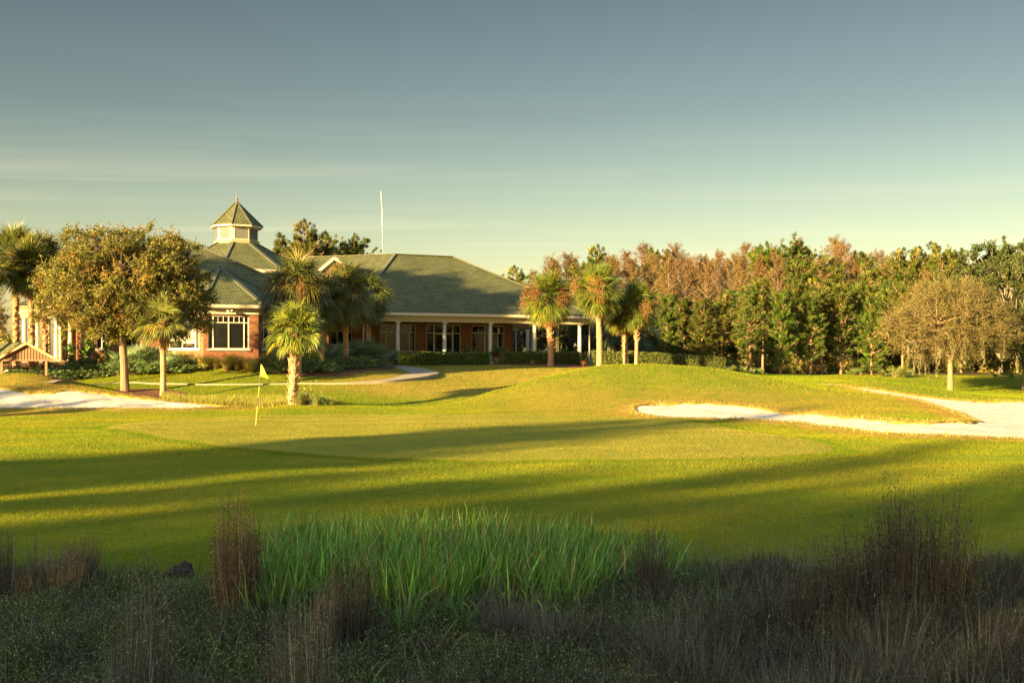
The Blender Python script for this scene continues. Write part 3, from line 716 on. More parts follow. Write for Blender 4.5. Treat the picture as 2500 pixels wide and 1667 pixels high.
# portico at the far left: columns, beam, low roof and the red wall behind
pb=4.5; pa0,pa1=a_at(48,pb),a_at(196,pb)
mb=MB(); mb.box(pa0,pa1,pb-.2,pb+.2,5.15,5.75); mb.box(pa0-.1,pa1+.1,pb-.3,pb+.3,5.752,5.9); mb.box(pa0,pa0+.4,pb+.2,pb+7,5.153,5.747); mb.build('portico_beam',CREAM,house)
PC=plain('portico_column_cream',(.66,.60,.40),.5,var=.06)
for u,b in ((60,pb),(138,pb),(172,pb),(91,pb+3),(118,pb+3),(147,pb+1.6)):
    o=column(a_at(u,b),b,2.3,5.15,.15); o.data.materials[0]=PC
mb=MB(); a0,a1=pa0-.3,pa1+.6; b0,b1=pb-.4,pb+7; mb.poly([(a0,b0,5.9),(a1,b0,5.9),(a1-1,pb+3,7.2),(a0+2.5,pb+3,7.2)]); mb.poly([(a0,b1,5.9),(a0,b0,5.9),(a0+2.5,pb+3,7.2)]); mb.poly([(a1,b1,5.9),(a0,b1,5.9),(a0+2.5,pb+3,7.2),(a1-1,pb+3,7.2)]); mb.build('roof',SH,house)
mb=MB(); ax=a_at(150,pb+3.6); ay=a_at(200,pb+3.6); mb.box(ax,ay+1,pb+3.6,pb+3.9,1.5,5.2); mb.build('wall',BR,house)
mb=MB(); mb.box(pa0-.2,pa1+.3,pb-.4,pb+7,1.2,2.3); mb.build('porch_floor',STONE,house)
# flood lamp on the bay frieze, downspouts
F_=face_frame(BC,RB,0)
mb=MB(F_); mb.box(1.42,1.58,-.10,-.06,5.28,5.42); mb.cyl([(1.5,-.1,5.35),(1.5,-.3,5.38)],[.02,.02],6); mb.cyl([(1.40,-.3,5.36),(1.36,-.42,5.26)],[.05,.09],8); mb.cyl([(1.60,-.3,5.36),(1.64,-.42,5.26)],[.05,.09],8); mb.build('flood_lamp',WPAINT,house)
def spout(pts): 
    mb=MB(); mb.cyl(pts,[.045]*len(pts),8); return mb.build('downspout',WHITE,house)
spout([(15.55,-.62,5.55),(15.55,-.55,5.3),(15.35,-.2,5.05),(15.28,-.12,4.9),(15.28,-.12,2.2)])
spout([(-1.7,-.6,5.55),(-1.75,-.5,5.35),(-2.35,.2,4.9),(-2.4,.3,4.7),(-2.4,.3,2.2)])
# --- things by the porch
def steps_rail():
    a,b=15.9,1.2
    x,y=L2W(15.75,.4); r=empty('step_railing',(x,y,0),R(8),'pale blue grey metal stair railing beside the porch end','railing')
    RM=plain('rail_paint',(.40,.43,.42),.5)
    z=g(x,y)
    mb=MB(); mb.box(-.05,.05,-.05,.05,z-.1,z+1.05); mb.box(1.15,1.27,-.06,.06,z-.25,z+.98); mb.build('post',RM,r)
    mb=MB(); mb.beam((0,0,z+.98),(1.2,0,z+.35),.06,.05); mb.beam((0,0,z+.2),(1.2,0,z-.1),.05,.04); mb.build('handrail',RM,r)
    mb=MB()
    for i in range(1,11):
        t=i/11; mb.box(t*1.2-.012,t*1.2+.012,-.012,.012,z+.2-.3*t,z+.97-.63*t)
    mb.build('baluster',RM,r)
steps_rail()
# antenna mast on the roof behind the ridge
ax_,ay_=L2W(a_at(935,9.6),9.6)
ant=empty('antenna_mast',(ax_,ay_,0),0,'tall thin radio antenna mast rising behind the clubhouse roof ridge','antenna')
AM=plain('antenna_white',(.42,.41,.36),.4); AG=plain('antenna_grey',(.24,.24,.22),.5,metal=.4)
zt=EYE+(HZ-467)/FPX*ay_; zm=EYE+(HZ-535)/FPX*ay_; 
b=Bag(); b.add(*tube([(0,0,8.0),(-.03,0,zm-.4)],[.035,.03],8)); b.build('mast',AG,ant)
b=Bag(); b.add(*tube([(-.03,0,zm-.4),(-.04,0,zm),(-.17,0,zt)],[.03,.025,.018],8)); b.add(*tube([(-.1,0,zm-.5),(-.1,0,zm+.2)],[.03,.03],6)); b.build('whip',AM,ant)

# --- roadside shelter at the left edge
sx,sy,_=W(65,0,60.0); szg=g(sx,sy)
sh=empty('shelter',(sx,sy,0),R(12),'small brown timber shelter with a green shingled gable roof behind the left mound','shelter')
WD=plain('brown_timber',(.30,.15,.065),.7,var=.2,scale=4); GS=plain('brown_gable_siding',(.22,.12,.06),.75,var=.15)
ze=2.38; zr=3.32; hw=1.62; dp=1.9
# gable faces the viewer's right; the ridge runs left and away
mb=MB()
Tsh=Matrix.Rotation(0,4,'Z')
mb.poly([(-hw,0,ze),(0,0,zr),(-2.6,2.6,zr),(-hw-2.6,2.6,ze)][::-1]); mb.poly([(0,0,zr),(hw,0,ze),(hw-2.6,2.6,ze),(-2.6,2.6,zr)][::-1])
mb.poly([(-hw,0,ze-.07),(0,0,zr-.07),(-2.6,2.6,zr-.07),(-hw-2.6,2.6,ze-.07)]); mb.poly([(0,0,zr-.07),(hw,0,ze-.07),(hw-2.6,2.6,ze-.07),(-2.6,2.6,zr-.07)])
mb.build('shelter_roof',SH,sh)
mb=MB(); mb.beam((-hw-.05,-.03,ze-.09),(0,-.03,zr-.06),.06,.13); mb.beam((0,-.03,zr-.06),(hw+.05,-.03,ze-.09),.06,.13); mb.build('bargeboard',plain('orange_trim',(.50,.28,.14),.6),sh)
mb=MB(); mb.poly([(-hw+.15,.12,ze),(hw-.15,.12,ze),(0,.12,zr-.13)]); 
for i in range(-9,10):
    x=i*.155; h=(1-abs(x)/(hw-.15))*(zr-.13-ze)
    if h>.08: mb.box(x-.012,x+.012,.095,.118,ze+.01,ze+h-.03)
mb.box(-hw+.1,hw-.1,.05,.16,ze-.10,ze); mb.build('gable_siding',GS,sh)
for (px,py) in ((-1.3,.15),(.98,.15),(.17,1.9),(-2.6,2.4)):
    mb=MB(); mb.box(px-.06,px+.06,py-.06,py+.06,szg-.3,ze-.0 if py<1 else ze+.3); mb.build('post',WD,sh)
b=Bag(); b.add(*tube([(-.95,-.1,ze-.62),(-1.08,-.1,ze-.62),(-1.2,-.1,ze-.72),(-1.22,-.1,ze-.95),(-1.12,-.1,ze-1.08),(-.98,-.1,ze-1.1)],.035,8)); hk=b.build('curved_pipe',WPAINT); hk.location=(sx,sy,0); tag(hk,'white curved pipe handle hanging under the brown timber shelter','pipe')

# --- flagstick
fx,fy=hit(624,1043)
fz=float(ground_z(np.array([fx]),np.array([fy]))[0]); fl=empty('flagstick',(fx,fy,fz),0,'thin golf flagstick with a triangular yellow flag on the putting green','flag')
Y_=fy; top=Vector(W(638,889,Y_))-Vector((fx,fy,fz)); 
YP=plain('yellow_pole_paint',(.60,.48,.09),.4,var=.03); BP=plain('black_pole_paint',(.03,.03,.025),.4)
cuts=[(0,.345,YP),(.345,.62,BP),(.62,.83,YP) ,(.83,1.0,BP)]
cuts=[(0,.33,YP),(.33,.47,BP),(.47,.64,YP),(.64,.795,BP),(.795,1.0,YP)]
for a,b_,mt in cuts:
    b=Bag(); b.add(*tube([top*a,top*b_],[.010,.010],8)); b.build('pole',mt,fl)
mf,ntf,pf,outf=nmat('yellow_flag_cloth'); pf.inputs['Base Color'].default_value=(.48,.38,.02,1); pf.inputs['Roughness'].default_value=.7
nw=20; nh=14; hgt=.40; wid=.40
u_=np.linspace(0,1,nw); v_=np.linspace(0,1,nh); U,Vv=np.meshgrid(u_,v_)
# triangle: hoist along the pole, fly point hanging low to the right
hoist=np.array(top)*1.0; low=hoist-np.array(top)/np.linalg.norm(top)*hgt; tip=low+np.array([.29,-.05,-.07])
A_=hoist[None,None]*(1-Vv[...,None])+low[None,None]*Vv[...,None]; Pf=A_*(1-U[...,None])+tip*U[...,None]
Pf[...,1]+=.035*np.sin(U*9+Vv*2)*U; Pf[...,2]+=.01*np.sin(U*7)
idx=np.arange(nw*nh).reshape(nh,nw); F=np.stack([idx[:-1,:-1],idx[:-1,1:],idx[1:,1:],idx[1:,:-1]],-1).reshape(-1,4)
b=Bag(); b.add(Pf.reshape(-1,3),F); o=b.build('flag',mf,fl,smooth=True)
b=Bag(); b.add(*tube([(0,0,-.12),(0,0,.004)],[.054,.054],16,cap=False)); b.build('cup',BP,fl)
# ------------------------------------------------------------------ vegetation prototypes
LEAF=foliage('leaf',.35); TURF=foliage('turf_blade',.5,.7,.0,.08); FROND=foliage('palm_frond',.22,.4,.08,.4); DRYM=foliage('dead_leaf',.15,.8,.1,.1); NEED=foliage('pine_needle',.35,.5,.16); TWIG=foliage('twig',.0,.85,.10,.1)
PALMB=bark('palm_bark',(.22,.125,.06),(.48,.29,.155),9,(1,1,1)); OAKB=bark('oak_bark',(.13,.10,.065),(.32,.26,.18),7); PINEB=bark('pine_bark',(.16,.085,.045),(.42,.25,.13),8); CYPB=bark('cypress_bark',(.13,.085,.05),(.30,.21,.13),8)

def kids(o): return [c for c in COL.objects if c.parent is o]
_kid={}
def proto(root): _kid[root.name]=[(c,[]) for c in COL.objects if c.parent is root]; return root
def dup(root,loc,rz,s,label,cat=None,group=None,sz=None):
    r=root.copy(); COL.objects.link(r); r.location=loc; r.rotation_euler=(0,0,rz); r.scale=(s,s,sz or s)
    r['label']=label
    if cat: r['category']=cat
    if group: r['group']=group
    elif 'group' in r: del r['group']
    for c,_ in _kid[root.name]:
        q=c.copy(); COL.objects.link(q); q.parent=r
    return r
_used=set()
def put(root,loc,rz,s,label,cat=None,group=None,sz=None):
    """the first call moves the prototype itself, later ones copy it"""
    if root.name in _used: return dup(root,loc,rz,s,label,cat,group,sz)
    _used.add(root.name); root.location=loc; root.rotation_euler=(0,0,rz); root.scale=(s,s,sz or s); root['label']=label
    if cat: root['category']=cat
    if group: root['group']=group
    return root

# ---- sabal palm
def fan(rng,base,az,el,plen,flen,col,n=30,hw=.028,droop=1.1,spread=2.3,costa=.35):
    """one costapalmate frond: petiole, then leaflets radiating from its tip"""
    d=np.array([math.cos(az)*math.cos(el),math.sin(az)*math.cos(el),math.sin(el)])
    # petiole bows down
    pts=[base]; p=np.array(base,float); q=d.copy()
    for i in range(4):
        q=unit(q+np.array([0,0,-.07*droop])); p=p+q*plen/4; pts.append(p.copy())
    V1,F1,C1=segs(pts[:-1],pts[1:],.022,.016,3,np.tile(col*1.1,(4,1)))
    side=unit(np.cross(q,[0,0,1.0])+1e-6); upv=unit(np.cross(side,q))
    roll=rng.normal(0,.35); side,upv=side*math.cos(roll)+upv*math.sin(roll),upv*math.cos(roll)-side*math.sin(roll)
    t=np.linspace(-spread/1.0,spread/1.0,n)/1.0*.72+rng.normal(0,.03,n)
    L=flen*(.62+.38*np.cos(t*.9))*np.exp(rng.normal(0,.06,n))
    org=p-q*costa*0+q[None]*(costa*np.cos(t)[:,None]*flen*.5)
    dr=unit(q[None]*np.cos(t)[:,None]+side[None]*np.sin(t)[:,None]+upv[None]*.22*np.abs(np.sin(t))[:,None])
    ns=4; V=np.zeros((n,ns+1,2,3)); pp=np.repeat(p[None],n,0); dd=dr.copy()
    dd=unit(dr)
    w=unit(np.cross(dd,upv[None]+rng.normal(0,.25,(n,3))))
    for i in range(ns+1):
        f=i/ns; ww=hw*(.35+1.3*f if f<.5 else 2.0*(1-f)+.03)
        V[:,i,0]=pp-w*ww; V[:,i,1]=pp+w*ww
        dd=unit(dd+np.array([0,0,-1.0])*droop*(.10+.42*f**1.5)*np.exp(rng.normal(0,.25,(n,1))))
        pp=pp+dd*(L/ns)[:,None]
    idx=np.arange(n*(ns+1)*2).reshape(n,ns+1,2)
    F=np.stack([idx[:,:-1,0],idx[:,:-1,1],idx[:,1:,1],idx[:,1:,0]],-1).reshape(-1,4)
    C=np.repeat(tint(rng,n,col,.18,.05),(ns+1)*2,0)
    return (V1,F1,C1),(V.reshape(-1,3),F,C)
def palm(seed,H,r=.15,boots=(.0,1.0),nf=46,R_=1.5,green=(.085,.115,.025),dead=14,seedc=0,droop=1.0,lean=.1,minel=-50,maxd=-75,deadcol=(.32,.18,.075),yellow=.15):
    rng=np.random.default_rng(seed)
    root=empty('palm_tree',(0,0,0)); root['category']='palm tree'
    az=rng.uniform(0,6.28); n=16; tt=np.linspace(0,1,n)
    P=np.stack([lean*np.cos(az)*tt**1.6+.03*np.sin(tt*5),lean*np.sin(az)*tt**1.6,-.3+(H+.3)*tt],1)
    rad=r*(1.0+.25*np.exp(-tt*14)-.12*tt)*(1+.03*np.sin(tt*30))
    b=Bag(); V,F,C=tube(P,rad,12); C=C*(.85+.3*rng.random((len(C),1))); b.add(V,F,C)
    # old leaf bases criss-crossing up the trunk
    z0,z1=boots; nb=int((z1-z0)*H/.055)
    for i in range(nb):
        f=z0+(z1-z0)*i/max(nb,1); f=min(f,1); a=i*2.399+rng.normal(0,.15)
        c=np.array([np.interp(f,tt,P[:,0]),np.interp(f,tt,P[:,1]),np.interp(f,tt,P[:,2])]); rr=np.interp(f,tt,rad)
        o=np.array([math.cos(a),math.sin(a),0]); tg=np.array([-math.sin(a),math.cos(a),0])
        L=.17*rng.uniform(.7,1.3)*(1+.5*f); s=1 if i%2 else -1
        p0=c+o*rr*.85; p1=p0+o*.055+np.array([0,0,L*.5])+tg*s*.03; p2=p1+o*.075*rng.uniform(.5,1.5)+np.array([0,0,L*.6])+tg*s*.035
        cc=np.array([1.25,1.1,.95])*rng.uniform(.6,1.35)
        for tw in (-1,1):
            w=.062; V,F,C=tube([p0+tg*tw*w,p1+tg*tw*w*.35,p2],[.034,.028,.010],4,cc,cap=False); b.add(V,F,C)
    b.build('trunk',PALMB,root)
    top=P[-1]; g_=Bag(); dd_=Bag(); green=np.array(green)
    for i in range(nf):
        f=(i+.5)/nf; el=R(88-(88-minel)*f**.85)+rng.normal(0,.10); a=i*2.399+rng.normal(0,.2)
        col=green*np.exp(rng.normal(0,.15)); 
        if rng.random()<yellow: col=col*np.array([1.7,1.25,.8])
        bp=top+np.array([math.cos(a)*.08,math.sin(a)*.08,-.35*f+.1])
        A,B=fan(rng,bp,a,el,R_*.42*rng.uniform(.8,1.2)*(1.15 if el>1 else 1),R_*.62*rng.uniform(.9,1.12),col,30,.026,droop*(1.0+.5*f))
        g_.add(*A); g_.add(*B)
    g_.build('crown',FROND,root)
    if dead:
        dc=np.array(deadcol)
        for i in range(dead):
            a=i*2.399+rng.normal(0,.4); el=R(rng.uniform(maxd,-30))
            bp=top+np.array([math.cos(a)*.1,math.sin(a)*.1,-.35])
            A,B=fan(rng,bp,a,el,R_*.34*rng.uniform(.6,1.1),R_*.50*rng.uniform(.7,1.1),dc*np.exp(rng.normal(0,.25)),20,.022,2.6,1.6)
            dd_.add(*A); dd_.add(*B)
        dd_.build('dead_fronds',DRYM,root)
    if seedc:
        for i in range(seedc):
            s_=Bag()
            a=rng.uniform(0,6.28); el=rng.uniform(-.5,.25); c=top+R_*rng.uniform(.55,.85)*np.array([math.cos(a)*math.cos(el),math.sin(a)*math.cos(el),math.sin(el)])
            k=700; Q=c+rng.normal(0,1,(k,3))*np.array([.19,.19,.32])
            s_.add(*segs([top],[c+[0,0,.2]],.012,.008,3,np.array([.2,.11,.04])))
            s_.add(*needles(Q,unit(rng.normal(0,1,(k,3))+[0,0,-.8]),.16,.011,rng,tint(rng,k,(.23,.12,.045),.35)))
            s_.build('seed_cluster',DRYM,root)
    return proto(root)

# ---- broadleaf tree: limbs reach to leaf clusters spread through the crown
def broadleaf(seed,th,tr,crown,ncl,twigs,leafn,leaf,cols,barkm=None,barkc=(1,1,1),clr=.55,twl=.55,name='oak_tree',moss=0,up=.25,tw_col=(.20,.16,.10),lm=None,fork=.8,hollow=.35,limbc=None):
    """crown: list of (cx,cy,cz,rx,ry,rz) lobes relative to the base"""
    rng=np.random.default_rng(seed); root=empty(name,(0,0,0)); root['category']='tree'
    cr=np.array(crown,float); wts=cr[:,3]*cr[:,4]*cr[:,5]; wts/=wts.sum()
    cen=[]; tries=0
    while len(cen)<ncl and tries<ncl*60:
        tries+=1; c=cr[rng.choice(len(cr),p=wts)]; d=unit(rng.normal(size=3)); rr=rng.uniform(hollow,1)**.5
        p=c[:3]+d*rr*c[3:]
        if p[2]<th*.55: continue
        if all(((p-q)**2).sum()>(clr*.62)**2 for q in cen): cen.append(p)
    cen=np.array(cen)
    b=Bag(); lean=rng.normal(0,.08,2)
    P=np.array([[0,0,-.3],[0,0,.1],[lean[0]*.3,lean[1]*.3,th*.5],[lean[0],lean[1],th]]); b.add(*tube(P,[tr*1.45,tr*1.15,tr*.95,tr*.9],12,barkc))
    hub=P[-1]; nm=9; mains=[]
    far=cen[np.argsort(-((cen-hub)**2).sum(1))]
    pick=[far[0]]
    for q in far:
        if len(pick)<nm and min(np.linalg.norm(unit(q-hub)-unit(k-hub)) for k in pick)>.65: pick.append(q)
    for q in pick:
        q=hub+(q-hub)*.78; t=np.linspace(0,1,8)[:,None]; mid=hub+(q-hub)*.45+np.array([0,0,.18*np.linalg.norm(q-hub)])*up*2+rng.normal(0,.18,3)
        st=hub-np.array([0,0,rng.uniform(0,.25)*th*fork*.5])
        C=(1-t)**2*st+2*t*(1-t)*mid+t**2*q; C[1:-1]+=rng.normal(0,.05,(6,3)); mains.append(C)
        b.add(*tube(C,np.linspace(tr*.55,tr*.08,8),7,limbc or barkc,cap=False))
    M=np.concatenate([m_[1:7] for m_ in mains]); 
    use=np.zeros(len(M))
    for q in cen:
        dd=np.linalg.norm(M-q,axis=1)+.12*use+.35*np.maximum(0,np.linalg.norm(M-hub,axis=1)-np.linalg.norm(q-hub)); use[np.argmin(dd)]+=1; s=M[np.argmin(dd)]
        t=np.linspace(0,1,5)[:,None]; mid=(s+q)/2+rng.normal(0,.12,3)+[0,0,.08]
        C=(1-t)**2*s+2*t*(1-t)*mid+t**2*q; L=np.linalg.norm(q-s)
        b.add(*tube(C,np.linspace(tr*.10+.012*L,.012,5),5,limbc or barkc,cap=False))
    b.build('trunk',barkm or OAKB,root)
    n=len(cen)*twigs; c0=np.repeat(cen,twigs,0); ctr=cr[:,:3].mean(0)
    out=unit(c0-ctr)*.8+unit(rng.normal(size=(n,3)))+np.array([0,0,up]); D=unit(out); L=twl*rng.uniform(.5,1.2,n)
    mid=c0+D*(L*.5)[:,None]+rng.normal(0,.03,(n,3)); D2=unit(D+rng.normal(0,.35,(n,3))); end=mid+D2*(L*.5)[:,None]
    tb=Bag(); tb.add(*segs(c0,mid,.011,.008,3,np.array(tw_col))); tb.add(*segs(mid,end,.008,.004,3,np.array(tw_col)*1.15))
    tb.build('twigs',TWIG,root)
    k=leafn; tpos=rng.uniform(.25,1.08,(n,k,1)); seg=np.where(tpos<.5,c0[:,None]+(mid-c0)[:,None]*tpos*2,mid[:,None]+(end-mid)[:,None]*(tpos*2-1))
    Q=(seg+rng.normal(0,.055,(n,k,3))).reshape(-1,3)
    cl=np.array(cols); ci=np.repeat(rng.choice(len(cl),len(cen),p=None),twigs*k); ci=np.where(rng.random(len(ci))<.35,rng.integers(0,len(cl),len(ci)),ci)
    C=cl[ci]*np.exp(rng.normal(0,.34,(len(ci),1)))*np.repeat(np.exp(rng.normal(0,.16,(len(cen),1))),twigs*k,0)
    lb=Bag(); lb.add(*cards(Q,leaf*rng.uniform(.6,1.25,len(Q)),rng,.48,clamp01(C))); lb.build('crown',lm or LEAF,root)
    if moss:
        low=cen[cen[:,2]<np.quantile(cen[:,2],.35)]; mb=Bag()
        for i in range(moss):
            q=low[rng.integers(len(low))]+rng.normal(0,.25,3); Lm=rng.uniform(.5,1.6); kk=70
            z=rng.random(kk)**1.2; sp=.10*(1-z*.75)
            Bp=q+np.stack([rng.normal(0,1,kk)*sp,rng.normal(0,1,kk)*sp,-z*Lm],1)
            mb.add(*needles(Bp,unit(rng.normal(0,.22,(kk,3))+[0,0,-1]),.26,.012,rng,tint(rng,kk,(.22,.19,.105),.2)))
        mb.build('spanish_moss',DRYM,root)
    return proto(root)

# ---- slash pine
def pine(seed,H=15,start=.35,rad=2.6,nb=64,cl=5,nn=34,green=(.075,.12,.022),tr=.16,nl=.36,flat=.0,dead=6,nw=.024):
    rng=np.random.default_rng(seed); root=empty('pine_tree',(0,0,0)); root['category']='tree'
    n=14; tt=np.linspace(0,1,n); lx=rng.normal(0,.25); P=np.stack([lx*tt**2+.06*np.sin(tt*7),.05*np.cos(tt*6),-.4+(H+.4)*tt],1)
    b=Bag(); b.add(*tube(P,tr*(1.15-1.0*tt),9)); 
    needb=Bag(); base=[];ends=[];r0=[]; Q=[];D=[]
    for i in range(nb):
        f=start+(1-start)*((i+rng.random())/nb)**.9; h=(f-start)/(1-start)
        L=rad*(.45+.55*math.sin(min(1,h*1.1+.12)*math.pi)**.6 if h<.8 else .62+(1-h)*1.8)*rng.uniform(.5,1.15)
        a=i*2.399+rng.normal(0,.5); el=R(rng.uniform(-8,25)+h*38)
        c=np.array([np.interp(f,tt,P[:,0]),np.interp(f,tt,P[:,1]),np.interp(f,tt,P[:,2])])
        d=np.array([math.cos(a)*math.cos(el),math.sin(a)*math.cos(el),math.sin(el)]); pts=[c]; p=c.copy()
        for j in range(4):
            d=unit(d+np.array([0,0,.10])+rng.normal(0,.12,3)); p=p+d*L/4; pts.append(p.copy())
        pts=np.array(pts); b.add(*tube(pts,np.linspace(.045,.012,5)*(.6+L*.25),5,cap=False))
        for j in range(cl):
            s=rng.uniform(.4,1.0); q=np.array([np.interp(s*4,range(5),pts[:,k]) for k in range(3)]); e=q+rng.normal(0,.22,3)*L*.35+[0,0,.12]
            base.append(q); ends.append(e); Q.append(e); D.append(unit(e-q+d*.4+np.array([0,0,.25])))
    for i in range(dead):
        f=rng.uniform(start*.45,start*1.2); a=rng.uniform(0,6.28); c=np.array([np.interp(f,tt,P[:,k]) for k in range(3)]); L=rng.uniform(.6,1.6)
        e=c+L*np.array([math.cos(a),math.sin(a),rng.uniform(-.1,.35)]); base.append(c);ends.append(e)
    b.add(*segs(base,ends,.016,.008,3)); b.build('trunk',PINEB,root)
    Q=np.array(Q);D=np.array(D); m_=len(Q); QQ=np.repeat(Q,nn,0); DD=unit(np.repeat(D,nn,0)*.9+rng.normal(0,.75,(m_*nn,3))+[0,0,.12])
    QQ=QQ-np.repeat(D,nn,0)*rng.uniform(0,.28,(m_*nn,1))
    tone=np.repeat(np.exp(rng.normal(-.1,.34,(m_,1))),nn,0); warm=np.repeat(rng.random((m_,1))<.12,nn,0)
    C=tint(rng,m_*nn,green,.22,.06)*tone; C=np.where(warm,C*[1.9,1.35,.9],C)
    needb.add(*needles(QQ,DD,nl*rng.uniform(.7,1.2,m_*nn),nw,rng,clamp01(C))); needb.build('crown',NEED,root)
    return proto(root)
# ---- bald cypress in winter: pale trunk, rust brown haze of twigs
def cypress(seed,H=14,start=.3,rad=1.7,nb=110,cl=9,nn=11,rust=(.115,.068,.020),tr=.13):
    rng=np.random.default_rng(seed); root=empty('cypress_tree',(0,0,0)); root['category']='tree'
    n=12; tt=np.linspace(0,1,n); P=np.stack([.12*np.sin(tt*4+seed),.1*np.cos(tt*5),-.4+(H+.4)*tt],1)
    b=Bag(); b.add(*tube(P,tr*(1.5*np.exp(-tt*10)+1.0-.93*tt),9)); base=[];ends=[];Q=[]
    for i in range(nb):
        f=start+(1-start)*(i+rng.random())/nb; h=(f-start)/(1-start); L=rad*(1-.66*h**4)*rng.uniform(.45,1.15)*(.6+.5*min(1,h*3)); a=i*2.399+rng.normal(0,.4); el=R(12+h*40+rng.normal(0,9))
        c=np.array([np.interp(f,tt,P[:,k]) for k in range(3)]); d=np.array([math.cos(a)*math.cos(el),math.sin(a)*math.cos(el),math.sin(el)]); pts=[c];p=c.copy()
        for j in range(3): d=unit(d+rng.normal(0,.12,3)+[0,0,.06]); p=p+d*L/3; pts.append(p.copy())
        b.add(*tube(pts,np.linspace(.03,.008,4),4,cap=False))
        for j in range(cl):
            s=rng.uniform(.2,1.0); q=np.array([np.interp(s*3,range(4),[x[k] for x in pts]) for k in range(3)]); e=q+unit(rng.normal(0,1,3)+d*.6)*rng.uniform(.15,.45); base.append(q);ends.append(e); Q.append(e)
    b.build('trunk',CYPB,root)
    t=Bag(); base=np.array(base);ends=np.array(ends); t.add(*segs(base,ends,.012,.006,3,np.array([.15,.095,.05])))
    m_=len(base); s=rng.random((m_,nn,1)); X=(base[:,None]+(ends-base)[:,None]*s*1.1+rng.normal(0,.07,(m_,nn,3))).reshape(-1,3)
    tone=np.repeat(np.exp(rng.normal(0,.22,(m_,1))),nn,0)
    t.add(*needles(X,unit(rng.normal(0,1,(len(X),3))+[0,0,-.3]),.19*rng.uniform(.6,1.3,len(X)),.019,rng,clamp01(tint(rng,len(X),rust,.25,.08)*tone))); t.build('crown',TWIG,root)
    return proto(root)

# ---- shrubs
def bush(seed,rx,ry,rz,n,leaf,cols,name='shrub',stems=10,asp=.45,cat='shrub',dens=.55):
    rng=np.random.default_rng(seed); root=empty(name,(0,0,0)); root['category']=cat
    m_=max(6,int(n/60)); d=unit(rng.normal(size=(m_,3))); d[:,2]=np.abs(d[:,2]); cc=d*rng.uniform(dens,1,(m_,1))*np.array([rx,ry,rz])
    b=Bag(); b.add(*segs(np.zeros((m_,3))+rng.normal(0,.06,(m_,3))*[1,1,0],cc,.014,.006,4,np.array([.8,.8,.8]))); b.build('stem',OAKB,root)
    k=int(n/m_); Q=(cc[:,None]+rng.normal(0,.13,(m_,k,3))*np.array([1,1,.8])*max(rx,rz)).reshape(-1,3); Q[:,2]=np.maximum(Q[:,2],.02)
    cl=np.array(cols); ci=np.repeat(rng.integers(0,len(cl),m_),k); C=cl[ci]*np.exp(rng.normal(0,.25,(len(ci),1)))
    f=Bag(); f.add(*cards(Q,leaf*rng.uniform(.6,1.3,len(Q)),rng,asp,clamp01(C))); f.build('foliage',LEAF,root)
    return proto(root)
def palmetto(seed,rx,h,nf,col=(.07,.115,.045),R_=.5):
    rng=np.random.default_rng(seed); root=empty('palmetto_shrub',(0,0,0)); root['category']='shrub'; f=Bag()
    for i in range(nf):
        r=rx*math.sqrt(rng.random()); t=rng.uniform(0,6.28); c=np.array([r*math.cos(t),r*math.sin(t),h*rng.uniform(.1,.75)*(1-.5*(r/rx)**2)])
        A,B=fan(rng,c,t+rng.normal(0,.8),R(rng.uniform(5,75)),R_*.4,R_*rng.uniform(.8,1.1),np.array(col)*np.exp(rng.normal(0,.2)),18,.018,.35,2.3)
        f.add(*A);f.add(*B)
    f.build('fronds',FROND,root)
    b=Bag(); k=max(4,nf//6); t=rng.uniform(0,6.28,k); b.add(*segs(np.stack([rx*.4*np.cos(t),rx*.4*np.sin(t),t*0-.05],1),np.stack([rx*.6*np.cos(t),rx*.6*np.sin(t),t*0+h*.5],1),.04,.03,5)); b.build('stem',PALMB,root)
    return proto(root)
def tuft(seed,r,h,n,col,name='ornamental_grass',hw=.006,gc=(.30,.20,.08),cat='grass clump',lean=.35,bend=.9):
    rng=np.random.default_rng(seed); t=rng.uniform(0,6.28,n); rr=r*.35*np.sqrt(rng.random(n)); B=np.stack([rr*np.cos(t),rr*np.sin(t),np.zeros(n)-.03],1)
    b=Bag(); b.add(*blades(B,t+rng.normal(0,.5,n),h*rng.uniform(.6,1.15,n),hw,rng.uniform(.02,lean,n),rng.uniform(.1,bend,n),4,tint(rng,n,col,.2),None,1.5,np.array(gc)))
    o=b.build(name,LEAF); o['category']=cat; _kid[o.name]=[]; return o
# ------------------------------------------------------------------ placing the vegetation
def at(u,Y,dz=-.03):
    x,y=xy(u,Y); return (x,y,float(ground_z(np.array([x]),np.array([y]))[0])+dz)
GW='cabbage palms around the clubhouse'
def Hgt(v,u,Y):   # height above ground of photo row v at distance Y
    return EYE+(HZ-v)/FPX*Y-at(u,Y,0)[2]
def place_palm(seed,u,Y,vtop,label,**k):
    p=palm(seed,Hgt(vtop,u,Y),**k); return put(p,at(u,Y),0,1,label,'palm tree',GW)
YG=(.17,.19,.028); DG=(.14,.16,.038)
place_palm(11,712,50,812,'cabbage palm with a thick criss-cross booted trunk standing nearest, in front of the brick bay',r=.21,boots=(0,.98),nf=64,R_=1.5,green=YG,dead=0,droop=1.2,lean=.25,minel=0)
place_palm(12,397,55,785,'cabbage palm with smooth lower trunk and booted top beside the big olive tree',r=.15,boots=(.62,1.0),nf=44,R_=1.6,green=(.15,.18,.04),dead=0,droop=1.0,lean=.1,minel=-20)
place_palm(13,728,62,706,'cabbage palm with a dense brown skirt of dead fronds behind the nearest palm',r=.17,boots=(.3,1.0),nf=120,R_=2.15,green=(.085,.098,.022),dead=70,seedc=4,droop=1.5,lean=.1,minel=-60,deadcol=(.17,.10,.045))
